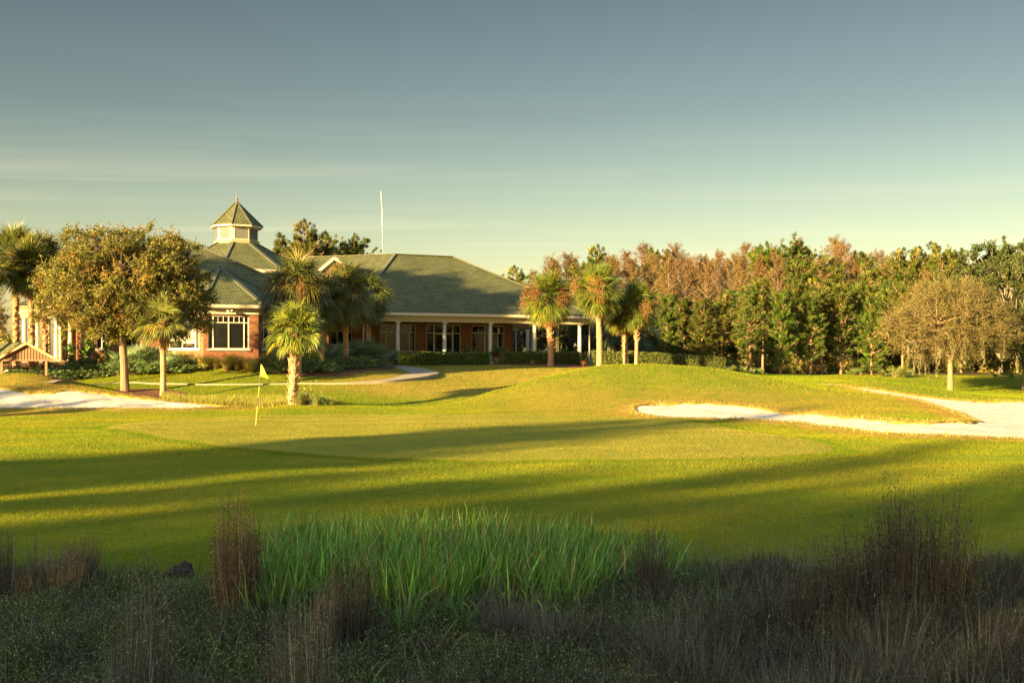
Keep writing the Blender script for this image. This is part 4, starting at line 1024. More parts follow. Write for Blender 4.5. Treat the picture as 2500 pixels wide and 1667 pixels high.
place_palm(14,690,64,720,'cabbage palm hidden behind the nearest palm, its brown skirt reaching over the bay roof',r=.16,boots=(.3,1.0),nf=60,R_=1.75,green=(.115,.13,.03),dead=60,droop=1.5,lean=-.2,deadcol=(.17,.10,.045))
place_palm(28,785,64.5,735,'brown skirted cabbage palm filling the gap between the central palms',r=.15,boots=(.4,1.0),nf=80,R_=1.75,green=(.115,.13,.03),dead=50,droop=1.4,lean=.1,minel=-60,deadcol=(.17,.10,.045))
place_palm(15,844,66,718,'grey trunked cabbage palm in front of the tall side window',r=.17,boots=(.5,1.0),nf=100,R_=2.05,green=(.115,.13,.03),dead=30,seedc=1,droop=1.5,lean=.15,deadcol=(.17,.10,.045))
place_palm(16,900,71,722,'cabbage palm with orange lit trunk at the left end of the porch',r=.17,boots=(.5,1.0),nf=96,R_=1.9,green=(.115,.13,.03),dead=26,droop=1.5,lean=.1,deadcol=(.17,.10,.045))
place_palm(17,38,64,622,'leftmost cabbage palm by the portico',r=.17,boots=(.1,1.0),nf=90,R_=1.75,green=(.13,.145,.03),dead=34,droop=.85,yellow=.1,deadcol=(.30,.17,.07))
place_palm(18,78,62,655,'cabbage palm with booted trunk in front of the portico columns',r=.16,boots=(.1,1.0),nf=90,R_=1.75,green=(.13,.145,.03),dead=34,droop=.85,deadcol=(.30,.17,.07))
place_palm(19,112,63,640,'cabbage palm with a bent trunk just left of the big olive tree',r=.15,boots=(.1,1.0),nf=90,R_=1.75,green=(.13,.145,.03),dead=34,droop=.85,lean=.5,deadcol=(.30,.17,.07))
place_palm(20,198,64,668,'cabbage palm mostly hidden behind the big olive tree',r=.18,boots=(.1,1.0),nf=50,R_=1.5,green=DG,dead=10,droop=.85)
place_palm(21,-25,60,640,'cabbage palm cut off by the left edge of the view',r=.16,boots=(.1,1.0),nf=50,R_=1.5,green=DG,dead=8,droop=.85)
place_palm(22,1344,77.5,730,'stout cabbage palm with orange seed clusters in front of the porch end',r=.22,boots=(.35,1.0),nf=110,R_=2.05,green=(.13,.15,.022),dead=60,seedc=7,droop=.75,lean=.2,deadcol=(.42,.20,.07))
place_palm(23,1463,74.5,708,'tallest cabbage palm right of the porch, with a smooth straight trunk',r=.21,boots=(.85,1.0),nf=84,R_=1.95,green=(.13,.15,.022),dead=34,seedc=6,droop=.75,lean=.15,deadcol=(.42,.20,.07))
place_palm(24,1526,77,762,'cabbage palm with booted trunk, left one of the close pair behind the mound',r=.16,boots=(.25,1.0),nf=76,R_=1.6,green=(.13,.15,.022),dead=40,seedc=4,droop=.75,lean=.15,deadcol=(.42,.20,.07))
place_palm(25,1552,76,748,'cabbage palm with thin leaning trunk, right one of the close pair behind the mound',r=.13,boots=(.5,1.0),nf=76,R_=1.75,green=(.13,.15,.022),dead=22,seedc=3,droop=.75,lean=.35,deadcol=(.42,.20,.07))
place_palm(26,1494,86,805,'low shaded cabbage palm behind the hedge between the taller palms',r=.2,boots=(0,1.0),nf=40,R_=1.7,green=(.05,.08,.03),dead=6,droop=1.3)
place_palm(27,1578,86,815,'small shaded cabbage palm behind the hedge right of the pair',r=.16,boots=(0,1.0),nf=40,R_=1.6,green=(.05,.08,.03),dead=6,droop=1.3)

# big olive tree at the left
big=broadleaf(5,3.0,.20,[(0,0,5.3,3.9,3.4,2.5),(-2.1,-.3,4.7,2.4,2.4,1.9),(2.3,.2,4.6,2.5,2.4,1.9),(-.9,0,6.6,2.9,2.5,1.9),(1.3,.2,6.5,2.7,2.4,1.8),(-2.9,0,5.6,1.5,1.4,1.4),(3.1,-.3,4.6,1.3,1.3,1.2)],560,13,18,.060,
  [(.18,.19,.026),(.145,.165,.022),(.23,.17,.03),(.21,.205,.03),(.115,.14,.022),(.155,.18,.026),(.25,.165,.03)],clr=.66,twl=.62,up=.25,barkc=(.95,.83,.68),name='broadleaf_tree',hollow=.2,limbc=(.42,.4,.38))
put(big,at(305,57),0,1.0,'large round olive and rust leaved tree with pale trunk left of the clubhouse bay','tree')
# spreading twiggy oak at the right, hung with moss
tan=[(.115,.095,.024),(.09,.083,.02),(.14,.105,.027),(.075,.074,.019)]
oak=broadleaf(8,2.3,.19,[(0,0,4.3,4.1,3.6,2.3),(.2,0,5.6,2.9,2.6,1.6),(-2.8,0,4.2,1.9,1.9,1.5),(3.1,0,3.7,1.8,1.9,1.3),(-1.2,0,6.0,1.5,1.5,1.3),(1.8,.3,5.9,1.5,1.4,1.1),(-3.4,0,3.3,1.2,1.5,.8),(0,0,3.45,3.9,3.2,.9)],340,18,7,.060,tan,barkc=(1.1,.9,.7),clr=.8,twl=1.0,up=.42,moss=46,tw_col=(.17,.125,.055),hollow=.10)
put(oak,at(2320,76),0,.97,'wide spreading oak of fine tan twigs and hanging moss beyond the right bunker','tree',sz=1.06)
# evergreen oaks for the dark mass at the right edge
dk=[(.045,.065,.014),(.06,.08,.017),(.035,.05,.012),(.08,.095,.02)]
dark=broadleaf(9,3.2,.26,[(0,0,6.0,3.8,3.6,3.6),(-1.5,0,4.2,3.2,3.0,2.6),(1.2,0,8.5,2.4,2.4,2.0)],190,14,12,.11,dk,clr=.95,twl=.7,name='evergreen_oak')
for i,(u,Y,rz,s,lb) in enumerate([(2505,84,.3,1.0,'dark evergreen oak at the right edge behind the small rise'),(2440,98,2.0,1.12,'tall dark evergreen oak behind the twiggy oak at the right'),(2560,104,4.0,1.2,'dark evergreen oak cut off by the right edge of the view')]):
    put(dark,at(u,Y,-.1),rz,s,lb,'tree','evergreen oaks at the right edge')
EG='evergreen trees behind the porch'
for i,(u,Y,rz,s,lb) in enumerate([(1300,100,1,.62,'low dark evergreen tree seen through the open end of the porch'),(1385,102,2.4,.66,'dark evergreen tree behind the corner column of the porch'),(1470,104,5,.72,'dark evergreen tree behind the hedge and tall palm'),(1560,106,3.1,.70,'dark evergreen tree behind the close pair of palms'),(1240,104,.6,.60,'dark evergreen tree hidden behind the porch wall end'),(1650,108,3.9,.70,'dark evergreen tree behind the right hand hedge')]):
    put(dark,at(u,Y,-.1),rz,s,lb,'tree',EG)

# the wood: pines in front, bare cypresses behind
GR=[(.095,.135,.015),(.080,.118,.015),(.11,.14,.018),(.088,.128,.014)]
pines=[pine(31,15,.38,3.5,88,8,40,GR[0]),pine(32,13,.22,3.3,104,8,38,GR[1]),pine(33,14,.45,3.9,84,8,40,GR[2]),pine(34,11,.10,2.9,110,7,38,GR[3])]
cyp=[cypress(41,14.5,.28,2.7),cypress(42,13.5,.35,2.3,rust=(.115,.070,.020)),cypress(43,14,.22,3.0,rust=(.12,.075,.026)),cypress(44,12.5,.3,2.6,rust=(.12,.073,.018))]
HB=[16.1,14,15.2,11.8]; HC_=[14.5,13.5,14,12.5]
rng=np.random.default_rng(77)
PL={0:'high crowned slash pine',1:'bushy low branching slash pine',2:'open crowned slash pine',3:'young dense slash pine'}
CL={0:'rust brown leafless cypress',1:'slim reddish leafless cypress',2:'broad feathery brown leafless cypress',3:'short rust coloured leafless cypress'}
def zone(u): 
    for lim,n in ((1420,'behind the palms at the porch end'),(1560,'behind the tall palm and hedge'),(1700,'above the right hand hedge'),(1850,'behind the crest of the right mound'),(2020,'right of the mound crest'),(2150,'left of the spreading twiggy oak'),(2330,'behind the spreading twiggy oak'),(9999,'at the right edge of the wood')):
        if u<lim: return n
# back row: cypress and pines making the skyline
back=[(1300,126,0,668),(1345,124,3,640),(1385,126,1,628),(1420,122,'p0',645),(1455,122,'p2',622),(1490,128,1,634),(1528,128,0,622),(1572,126,0,605),(1610,124,'p0',616),(1650,126,2,606),(1688,126,3,640),(1720,128,1,632),(1752,126,1,624),(1790,128,0,628),(1826,128,0,604),(1858,124,'p0',604),(1890,128,0,614),(1925,122,'p1',600),(1950,130,1,596),(1985,124,'p2',625),(2030,128,0,590),(2065,126,2,606),(2100,124,'p0',622),(2140,126,2,622),(2180,120,'p2',628),(2215,118,'p2',624),(2255,120,'p0',622),(2300,116,'p2',612),(2330,118,'p0',618),(2375,124,0,652),(2410,124,3,650),(2440,112,'p1',606),(2478,112,'p0',618),(2520,112,'p1',622)]
front=[(1590,100,'p3',750),(1625,96,'p3',725),(1672,98,'p3',735),(1715,94,'p3',735),(1760,97,'p2',730),(1790,106,'p3',715),(1830,93,'p1',705),(1868,97,'p2',690),(1905,91,'p3',715),(1940,97,'p1',675),(1975,92,'p1',720),(2010,95,'p2',690),(2055,94,'p1',700),(2095,98,'p2',705),(2130,92,'p3',730),(2165,104,'p1',690),(2205,101,'p2',700),(2250,104,'p1',705),(2300,108,'p0',690),(2350,102,'p3',730),(2400,104,'p1',690),(2450,100,'p2',700),(1545,104,'p1',730),(1500,108,'p2',720)]
mid_=[(1375,116,'p1',690),(1440,114,1,690),(1500,116,3,645),(1545,116,1,640),(1590,117,2,632),(1635,115,1,638),(1680,118,0,640),(1730,116,2,645),(1775,118,2,640),(1815,116,0,632),(1850,112,1,640),(1900,112,2,635),(1960,114,'p0',640),(2005,116,2,640),(2045,114,'p0',650),(2090,118,1,650),(2125,113,'p2',655),(2165,116,3,660),(2210,112,'p1',668),(2260,114,0,672),(2310,112,'p1',660),(2360,114,2,672),(2420,114,'p2',665)]
back2=[(u+17,Y+7,(k if not isinstance(k,str) else (int(k[1])+i)%4),v+(10 if i%3 else 22)) for i,(u,Y,k,v) in enumerate(back) if u<2300]
low=[(u,103+(i*37%7),('p3','p1','p0')[i%3],750+(i*53%38)) for i,u in enumerate(range(1570,2240,34))]
for row,rn in ((back,'on the skyline'),(back2,'in the rear row'),(low,'under taller trees'),(mid_,'halfway back'),(front,'along the front edge')):
    for (u,Y,k,v) in row:
        u+=rng.uniform(-5,5); Y+=rng.uniform(-1.5,1.5); h=Hgt(v,u,Y)
        if isinstance(k,str):
            j=int(k[1]); s=h/HB[j]; ws=max(.62,min(1.05,s*1.0))
            put(pines[j],at(u,Y,-.1),rng.uniform(0,6.28),ws,PL[j]+' '+rn+' '+zone(u),'tree','pines and cypresses of the wood',sz=s)
        else:
            s=h/HC_[k]; put(cyp[k],at(u,Y,-.1),rng.uniform(0,6.28),max(.75,s),CL[k]+' '+rn+' '+zone(u),'tree','pines and cypresses of the wood',sz=s)
# pines beyond the clubhouse
for (u,Y,k,v,lb) in [(745,112,2,566,'slash pine rising behind the hall roof just right of the cupola'),(700,116,0,582,'shorter slash pine close to the cupola behind the hall roof'),(815,118,2,592,'slash pine between two others behind the chamfered roof'),(872,116,0,585,'rightmost slash pine behind the clubhouse, left of the antenna'),(785,114,1,600,'slash pine half hidden behind the palm crowns'),(1260,112,2,668,'low slash pine showing past the right slope of the porch roof'),(1225,118,1,690,'small slash pine barely showing above the right roof slope')]:
    h=Hgt(v,u,Y); put(pines[k],at(u,Y,-.1),rng.uniform(0,6),max(.6,min(1,h/HB[k])),lb,'tree','pines beyond the clubhouse',sz=h/HB[k])
# undergrowth of the wood
ub=[bush(61,1.6,1.4,1.5,2600,.13,[(.12,.15,.025),(.18,.18,.035),(.22,.17,.04)],'undergrowth_shrub'),bush(62,1.3,1.2,1.9,2400,.11,[(.22,.17,.045),(.15,.16,.035),(.27,.20,.06)],'undergrowth_shrub')]
for i,u in enumerate(list(range(1210,2560,20))):
    Y=(102 if u<1700 else 101)+rng.uniform(-2,9); 
    if 2240<u<2420: Y+=8
    put(ub[i%2],at(u+rng.uniform(-8,8),Y),rng.uniform(0,6),rng.uniform(.7,1.25),('low green shrub' if i%2==0 else 'brownish upright shrub')+' in the wood '+zone(u),'shrub','undergrowth of the wood')
for i,(u,lb) in enumerate([(-60,'low green shrub at the left edge beside the portico'),(10,'green shrub behind the leftmost palm'),(-20,'brownish shrub behind the left palms')]):
    put(ub[i%2],at(u,70+4*i),i,1.1,lb,'shrub','shrubs at the portico')
put(dark,at(-40,96,-.1),1,.55,'low dark evergreen tree beyond the portico','tree'); put(cyp[2],at(-10,88,-.1),1,.5,'small brown leafless cypress beyond the portico','tree')
pm=palmetto(51,1.0,.55,26,(.14,.17,.04),.55); 
for i,(u,Y,s,lb) in enumerate([(2185,90,1.15,'large sunlit palmetto clump at the edge of the wood left of the twiggy oak'),(2090,92,.8,'small palmetto clump between pine trunks'),(1775,83,.75,'pale palmetto clump at the right end of the hedge'),(1815,84,.8,'pale palmetto clump right of the hedge end'),(1850,85,.7,'small pale palmetto clump on the far side of the mound'),(2450,92,.7,'dim palmetto clump under the oaks at the right')]):
    put(pm,at(u,Y),i*1.3,s,lb,'shrub','palmettos at the edge of the wood')
# hedges: clipped box forms of small leaves
def hedge(u0,Y0,u1,Y1,h,label,wd=.9,n=None,col=((.14,.185,.035),(.18,.22,.045),(.10,.14,.03))):
    rg=np.random.default_rng(int(u0)); a=np.array(at(u0,Y0,0)); b_=np.array(at(u1,Y1,0)); L=np.linalg.norm((b_-a)[:2]); ex=(b_-a)/L; nx=np.array([-ex[1],ex[0],0]); nx/=np.linalg.norm(nx)
    root=empty('hedge',tuple(a),0,label,'hedge','clipped hedges by the clubhouse'); n=n or int(L*1500)
    t=rg.random(n); f=rg.integers(0,5,n); s=rg.uniform(-.5,.5,n)*wd; z=rg.uniform(.02,h,n)
    s=np.where(f<2,-wd/2,np.where(f==2,wd/2,s)); z=np.where(f>=3,h,z); t=np.where((f==4)&(rg.random(n)<.15),rg.integers(0,2,n).astype(float),t); z=np.where((t==0)|(t==1),rg.uniform(.02,h,n),z)
    lump=.05*np.sin(t*L*3.1)+.04*np.sin(t*L*7+z*5)
    Q=(ex[None]*(t*L)[:,None]+nx[None]*(s*(1+lump))[:,None]+np.array([0,0,1])*(z*(1+lump*.7))[:,None])+rg.normal(0,.035,(n,3))
    cl=np.array(col)[rg.integers(0,len(col),n)]; bg_=Bag(); bg_.add(*cards(Q,.05*rg.uniform(.6,1.3,n),rg,.55,clamp01(cl*np.exp(rg.normal(0,.25,(n,1))))))
    bg_.build('foliage',LEAF,root)
    k=Bag(); m_=int(L*9); tt=rg.random(m_); p0=ex[None]*(tt*L)[:,None]; p1=p0+nx[None]*(rg.uniform(-.4,.4,(m_,1))*wd)+np.array([0,0,h*.93]); k.add(*segs(p0-[0,0,.1],p1,.015,.008,4)); 
    # dense twiggy heart so that nothing shows through
    hz=np.array([0,0,1.0]); P8=[]
    for zz in (-.1,h*.88):
        for (tt_,ss) in ((.1,-.36),(L-.1,-.36),(L-.1,.36),(.1,.36)): P8.append(ex*tt_+nx*ss*wd+hz*zz)
    k.add(P8,[[0,3,2,1],[4,5,6,7],[0,1,5,4],[1,2,6,5],[2,3,7,6],[3,0,4,7]],(.22,.3,.12)); k.build('stem',OAKB,root)
    return root
def onw(a,b): x,y=L2W(a,b); return x,y
def hedge_l(a0,a1,b,h,label,**k):
    x0,y0=L2W(a0,b); x1,y1=L2W(a1,b); return hedge(CX+x0/y0*FPX,y0,CX+x1/y1*FPX,y1,h,label,**k)
hedge_l(-1.2,a_at(1193,-1.0),-1.0,.82,'long clipped hedge in front of the porch doors')
hedge_l(a_at(1222,-1.1),a_at(1380,-1.1),-1.1,.85,'clipped hedge in front of the open right end of the porch')
hedge_l(a_at(1386,-1.3),a_at(1414,-1.3),-1.3,.88,'short sunlit box hedge beside the corner column')
hedge(1446,80.0,1530,80.5,1.05,'clipped hedge left part behind the tall smooth palm')
hedge(1534,81.2,1766,83.0,1.12,'long clipped hedge right of the palms behind the mound crest')
# shrubs at the porch
lg=[(.13,.18,.04),(.17,.22,.05),(.09,.13,.03)]
s1=bush(63,.62,.55,1.1,1500,.10,lg,'shrub',asp=.22); 
def inb(a,b,dz=0): x,y=L2W(a,b); return (x,y,2.12+dz)
put(s1,inb(a_at(1140,.9),.9),0,1.0,'leafy potted shrub between the porch door and right window','shrub')
pot=MB(); 
def planter(a,b,label):
    x,y=L2W(a,b); r=Bag(); r.add(*tube([(0,0,0),(0,0,.05),(0,0,.36),(0,0,.42),(0,0,.41),(0,0,.3)],[.17,.18,.27,.29,.24,.22],16)); o=r.build('planter',plain('terracotta',(.40,.18,.10),.8,var=.15),smooth=True); o.location=(x,y,2.12); return tag(o,label,'planter','terracotta planters on the porch')
planter(a_at(1140,.9),.9,'terracotta planter holding the shrub left of the right porch window'); planter(a_at(1216,-.55),-.4,'terracotta planter in the gap between the two porch hedges')
s2=bush(64,.62,.5,.55,1300,.09,[(.10,.14,.045),(.14,.17,.06)],'shrub',asp=.2)
x_,y_=L2W(a_at(1216,-.4),-.4); put(s2,(x_,y_,2.12+.62),0,1.05,'grey green spiky shrub in the planter between the porch hedges','shrub')
# broad leaved tropical plants
def bananaish(seed,h,n,label,loc,col=(.17,.25,.045),lw=.11):
    rg=np.random.default_rng(seed); root=empty('tropical_plant',loc,0,label,'plant'); f=Bag(); s=Bag()
    for i in range(n):
        t=rg.uniform(0,6.28); r=.5*rg.random(); z=h*rg.uniform(.15,.95); p=np.array([r*math.cos(t),r*math.sin(t),z]); s.add(*segs([[p[0]*.3,p[1]*.3,-.05]],[p],.018,.01,4,(1,1,1)))
        m_=7; az=rg.uniform(0,6.28,m_); f.add(*blades(np.repeat(p[None],m_,0),az,.42*rg.uniform(.6,1.2,m_),lw*rg.uniform(.5,1,m_),rg.uniform(.3,1.2,m_),rg.uniform(.5,1.3,m_),4,tint(rg,m_,col,.25),None,2.2))
    s.build('stem',OAKB,root); f.build('foliage',FROND,root); return root
bananaish(71,2.3,26,'tall broad leaved plant with glossy leaves left of the olive tree trunk',at(215,63.5))
bananaish(72,1.8,24,'broad leaved green plant between the shelter and the tree trunk',at(172,63))
bananaish(73,1.6,20,'broad leaved plant against the brick wall behind the tree trunk',at(262,64))
bananaish(74,1.5,16,'sunlit yellow green leafy plant behind the porch end palm',at(1372,84),(.20,.24,.03),.06)
bananaish(75,2.1,14,'sunlit leafy plant standing beside the porch end palm trunk',at(1362,82),(.22,.25,.03),.05)
# palmettos and bird-of-paradise by the building
pm2=palmetto(52,1.25,1.45,72,(.15,.20,.085),.68)
for i,(u,Y,s,lb) in enumerate([(765,66,.95,'blue green palmetto clump behind the nearest palm trunk'),(805,67.5,.9,'blue green palmetto clump left of the grey palm trunk'),(885,70,1.15,'large rounded palmetto clump left of the porch hedge'),(925,72,.85,'palmetto clump touching the porch hedge'),(330,64,.95,'fan leaved palmetto between the two lawn tree trunks'),(375,64.5,.9,'fan leaved palmetto just left of the smooth palm trunk'),(425,64.3,.7,'small fan leaved palmetto right of the smooth palm trunk'),(700,66.5,.75,'small palmetto hidden behind the nearest palm')]):
    put(pm2,at(u,Y),i*1.1,s,lb,'shrub','palmettos along the building')
# junipers: low spreading beds
def juniper(seed,rx,ry,h,n,label,loc):
    rg=np.random.default_rng(seed); root=empty('juniper_shrub',loc,0,label,'shrub','low spreading junipers in the mulch beds'); ns=int(n/26)
    r=np.sqrt(rg.random(ns)); t=rg.uniform(0,6.28,ns); c=np.stack([rx*r*np.cos(t),ry*r*np.sin(t),h*(1-r**3)*rg.uniform(.35,1.05,ns)],1)
    a=t+rg.normal(0,.7,ns); D=np.stack([np.cos(a),np.sin(a),rg.uniform(.02,.35,ns)],1); L=rg.uniform(.25,.5,ns)
    k=26; s=rg.random((ns,k,1)); Q=(c[:,None]+D[:,None]*L[:,None,None]*s+rg.normal(0,.035,(ns,k,3))*(1.2-s)).reshape(-1,3)
    DD=unit(np.repeat(D,k,0)+rg.normal(0,.45,(ns*k,3))); col=tint(rg,ns,(.155,.215,.07),.24)
    f=Bag(); f.add(*needles(Q,DD,.11*rg.uniform(.6,1.2,len(Q)),.018,rng,clamp01(np.repeat(col,k,0)*np.exp(rg.normal(0,.2,(ns*k,1)))))); f.build('foliage',NEED,root)
    b=Bag(); b.add(*segs(np.zeros((ns,3))+[0,0,-.05],c,.012,.006,3)); b.build('stem',OAKB,root)
jn=[(20,62.2),(70,63),(118,61.8),(160,62.3),(205,62.6),(250,63),(150,64),(300,62.9),(345,63.2),(395,63.4),(440,64),(235,64.3),(385,64.6),(700,63.6),(735,64),(775,63.6),(815,65),(865,66),(905,68.5),(685,65),(760,65.3)]
names=['under the shelter roof line','behind the shelter','right of the shelter','before the portico steps','behind the bunker mound','left of the pale tree trunk','at the foot of the broad leaved plant','right beside the pale tree trunk','between the two lawn trunks','behind the smooth palm trunk','left of the golden grasses','below the brick wall','against the brick wall','behind the nearest palm, left side','directly behind the nearest palm trunk','right of the nearest palm trunk','in front of the grey palm trunk','right of the grey palm trunk','by the start of the path','beside the golden grasses','under the palmettos']
for i,((u,Y),nm_) in enumerate(zip(jn,names)): juniper(200+i,1.35,.95,.62 if u<500 else .7,5200,'low spreading dark juniper '+nm_,at(u,Y,0))
# golden ornamental grasses along the wall
og=tuft(81,.5,1.0,520,(.46,.38,.08),hw=.011)
ogn=['left of the bay','below the left bay window','at the left bay corner','beside the bay corner','below the middle bay window, left','below the middle bay window','below the middle bay window, right','at the bay wall end','below the narrow bay window','at the foot of the narrow window','next to the junipers','in the bed corner']
for i,(u,Y) in enumerate([(448,64.4),(472,64.3),(498,64.0),(525,64.3),(555,64.0),(578,64.3),(602,64.2),(628,64.6),(652,65.1),(672,65.5),(612,63.6),(560,64.5)]):
    put(og,at(u,Y),i*.9,rng.uniform(.75,1.12),'golden clump of ornamental grass '+ogn[i],'grass clump','golden grasses along the brick wall')
og2=tuft(82,.4,.9,420,(.34,.17,.05),hw=.010); put(og2,at(838,65.2),0,.95,'orange dry grass clump at the foot of the grey palm','grass clump'); put(og2,at(1300,77.5),1,.5,'short grass tuft at the edge of the porch hedge','grass clump'); put(og2,at(1425,78),1,.5,'short grass tuft by the stair railing','grass clump')
# rough grass and weeds around the nearest palm
lawn_t=Bag(); n=26000; uu=rng.uniform(395,815,n); YY_=49.8+3.6*rng.random(n)**1.6; x=(uu-CX)/FPX*YY_; dn=np.sin(uu*.05)+np.sin(uu*.013+1)+rng.normal(0,.5,n); kp=dn>-.7; x=x[kp];YY_=YY_[kp]; n=len(x)
zt=ground_z(x,YY_); lawn_t.add(*blades(np.stack([x,YY_,zt-.01],1),rng.uniform(0,6.28,n),rng.uniform(.12,.38,n),.008,rng.uniform(0,.4,n),rng.uniform(.1,.9,n),3,tint(rng,n,(.30,.29,.05),.25)))
o=lawn_t.build('rough_grass',LEAF); tag(o,'longer sunlit rough grass between the left bunker and the nearest palm','grass',kind='stuff')
sh3=bush(65,.55,.4,.95,900,.06,[(.14,.18,.04),(.20,.23,.05),(.09,.12,.03)],'weed_bush',asp=.5)
put(sh3,at(752,49.6),0,.92,'leafy green weed bush right of the nearest palm trunk','shrub'); put(sh3,at(790,49.7),2,.62,'smaller ragged weed bush right of the other one','shrub')
wt=tuft(83,.5,.55,300,(.17,.20,.045),'weed_tuft',.008); put(wt,at(735,49.5),0,1,'tuft of green blades at the foot of the nearest palm','grass clump'); put(wt,at(775,49.4),1,.9,'tuft of green blades below the weed bushes','grass clump'); put(wt,at(810,49.6),2,.5,'low tuft of blades at the right of the weed bushes','grass clump')
# ragged turf lip around the bunkers
lb_=Bag()
for poly,nn_ in ((BUNKER_L,9000),(BUNKER_R,26000)):
    P=np.vstack([poly,poly[:1]]); sl_=np.hypot(*np.diff(P,axis=0).T); cs=np.concatenate([[0],np.cumsum(sl_)]); t=rng.uniform(0,cs[-1],nn_)
    x=np.interp(t,cs,P[:,0])+rng.normal(0,.14,nn_); y=np.interp(t,cs,P[:,1])+rng.normal(0,.14,nn_)
    s=sdist(x,y,poly)+.10*np.sin(x*2.1+y*1.3)+.06*np.sin(x*5.3-y*3.1)+.04*np.sin(x*11+y*9); k=(s<.12)&(s>-.5); x=x[k];y=y[k];n=len(x)
    z=ground_z(x,y)+.03; gr=np.where(rng.random((n,1))<.6,np.array([[.42,.26,.07]]),np.array([[.22,.24,.04]]))*np.exp(rng.normal(0,.25,(n,1)))
    lb_.add(*blades(np.stack([x,y,z],1),rng.uniform(0,6.28,n),rng.uniform(.05,.16,n),.010,rng.uniform(.1,.9,n),rng.uniform(.3,1.2,n),2,clamp01(gr)))
o=lb_.build('bunker_fringe_grass',LEAF); tag(o,'straw coloured grass fringe hanging over the bunker edges','grass',kind='stuff')
# mown turf, blade by blade: fine close by, coarser and sparser with distance
def turf(n,Y0,Y1,pw,h0,w0,name,label,seg,green):
    rg=np.random.default_rng(int(Y0*10)+n%97); Yb=Y0+(Y1-Y0)*rg.random(n)**pw; ub_=rg.uniform(-110,2610,n); x=(ub_-CX)/FPX*Yb
    ing=sdist(x,Yb,GREEN)>0; sb=np.maximum(sdist(x,Yb,BUNKER_L),sdist(x,Yb,BUNKER_R)); bd=np.maximum(np.maximum(sdist(x,Yb,BED),sdist(x,Yb,BED2)),sdist(x,Yb,PINEBED))
    k=(ing==green)&(sb<-.02)&(bd<.05)
    if Y1>55:
        pc=np.array(PATH_C,float); d=np.full(len(x),9.0)
        for a,b_ in zip(pc[:-1],pc[1:]):
            e=b_-a; t=np.clip(((x-a[0])*e[0]+(Yb-a[1])*e[1])/(e@e),0,1); d=np.minimum(d,np.hypot(x-a[0]-t*e[0],Yb-a[1]-t*e[1])-(.35+.7*(a[0]>-9.5)))
        k&=(d>.05)&~((x*ST*0+(-(x-OX)*ST+(Yb-OY)*CT))>-1.2)
    x=x[k];Yb=Yb[k];sb=sb[k];n=len(x); collar=np.clip(1-np.abs(sdist(x,Yb,GREEN)+.35)/.45,0,1) if not green else np.zeros(n)
    pat=.5+.27*np.sin(x*1.1+np.sin(Yb*.9)*1.5)*np.sin(Yb*1.4+x*.4)+.23*np.sin(x*.33+Yb*.21+1)*np.sin(Yb*.37-x*.15)
    A=np.array([[.135,.26,.012]]);B=np.array([[.41,.360,.020]])
    if green: A=np.array([[.34,.33,.045]]);B=np.array([[.48,.40,.07]])
    col=mix(A,B,np.clip(pat*.8+(rg.random(n)-.35)*.25,0,1)[:,None]); col=mix(col,A*.8,(collar*.8)[:,None])
    dryw=np.clip(np.exp(-(sb/1.0)**2)*.9,.015,1)+.42*sst(55,59,Yb)*sst(-14,-7,x)*sst(14,8,x)+.30*sst(40,45,Yb)*sst(56,48,Yb)*sst(-4,2,x)+.7*np.exp(-((x+21)/3.2)**2-((Yb-45.5)/1.6)**2)+.6*np.exp(-((x+22.5)/4)**2-((Yb-53)/2)**2)
    col=np.where((rg.random(n)<dryw)[:,None],np.array([[.42,.27,.06]]),col); nearb=np.clip((12.6-Yb)/1.6,0,1)
    h=h0*rg.uniform(.6,1.3,n)*(1+.7*collar)*(1+2.2*nearb*rg.random(n)); b=Bag()
    b.add(*blades(np.stack([x,Yb,ground_z(x,Yb)-.004+(.012 if green else 0)],1),rg.uniform(0,6.28,n),h,w0*(Yb/Y0)**.9,rg.uniform(0,.7,n),rg.uniform(.1,.9,n),seg,clamp01(col*np.exp(rg.normal(0,.13,(n,1))))))
    o=b.build(name,TURF); tag(o,label,'grass',kind='stuff')
turf(TURF_N,10.6,26,1.6,.030,.0023,'turf_grass','short mown grass blades covering the near fairway',2,False)
turf(TURF_N2,26,50,1.1,.034,.0055,'turf_grass','mown grass blades of the far fairway and the front of the mounds',1,False)
turf(TURF_N3,50,92,1.2,.06,.0105,'turf_grass','grass blades of the lawn below the clubhouse and behind the mounds',1,False)
turf(TURF_N4,24,46,1.0,.020,.0055,'green_grass','closely shaved grass of the putting green',1,True)
# ------------------------------------------------------------------ wetland plants in the foreground
rg=np.random.default_rng(909)
def fz_(x,y): return gz(x,y)
def scat(n,u0,u1,Y0,Y1,p=1.0):
    Y=np.sqrt(Y0**2+(Y1**2-Y0**2)*rg.random(n)); u=rg.uniform(u0,u1,n); return (u-CX)/FPX*Y,Y,u
EDGE=lambda u: 11.3+.28*np.sin(u*.011)+.16*np.sin(u*.037+1)      # where the weeds give way to turf
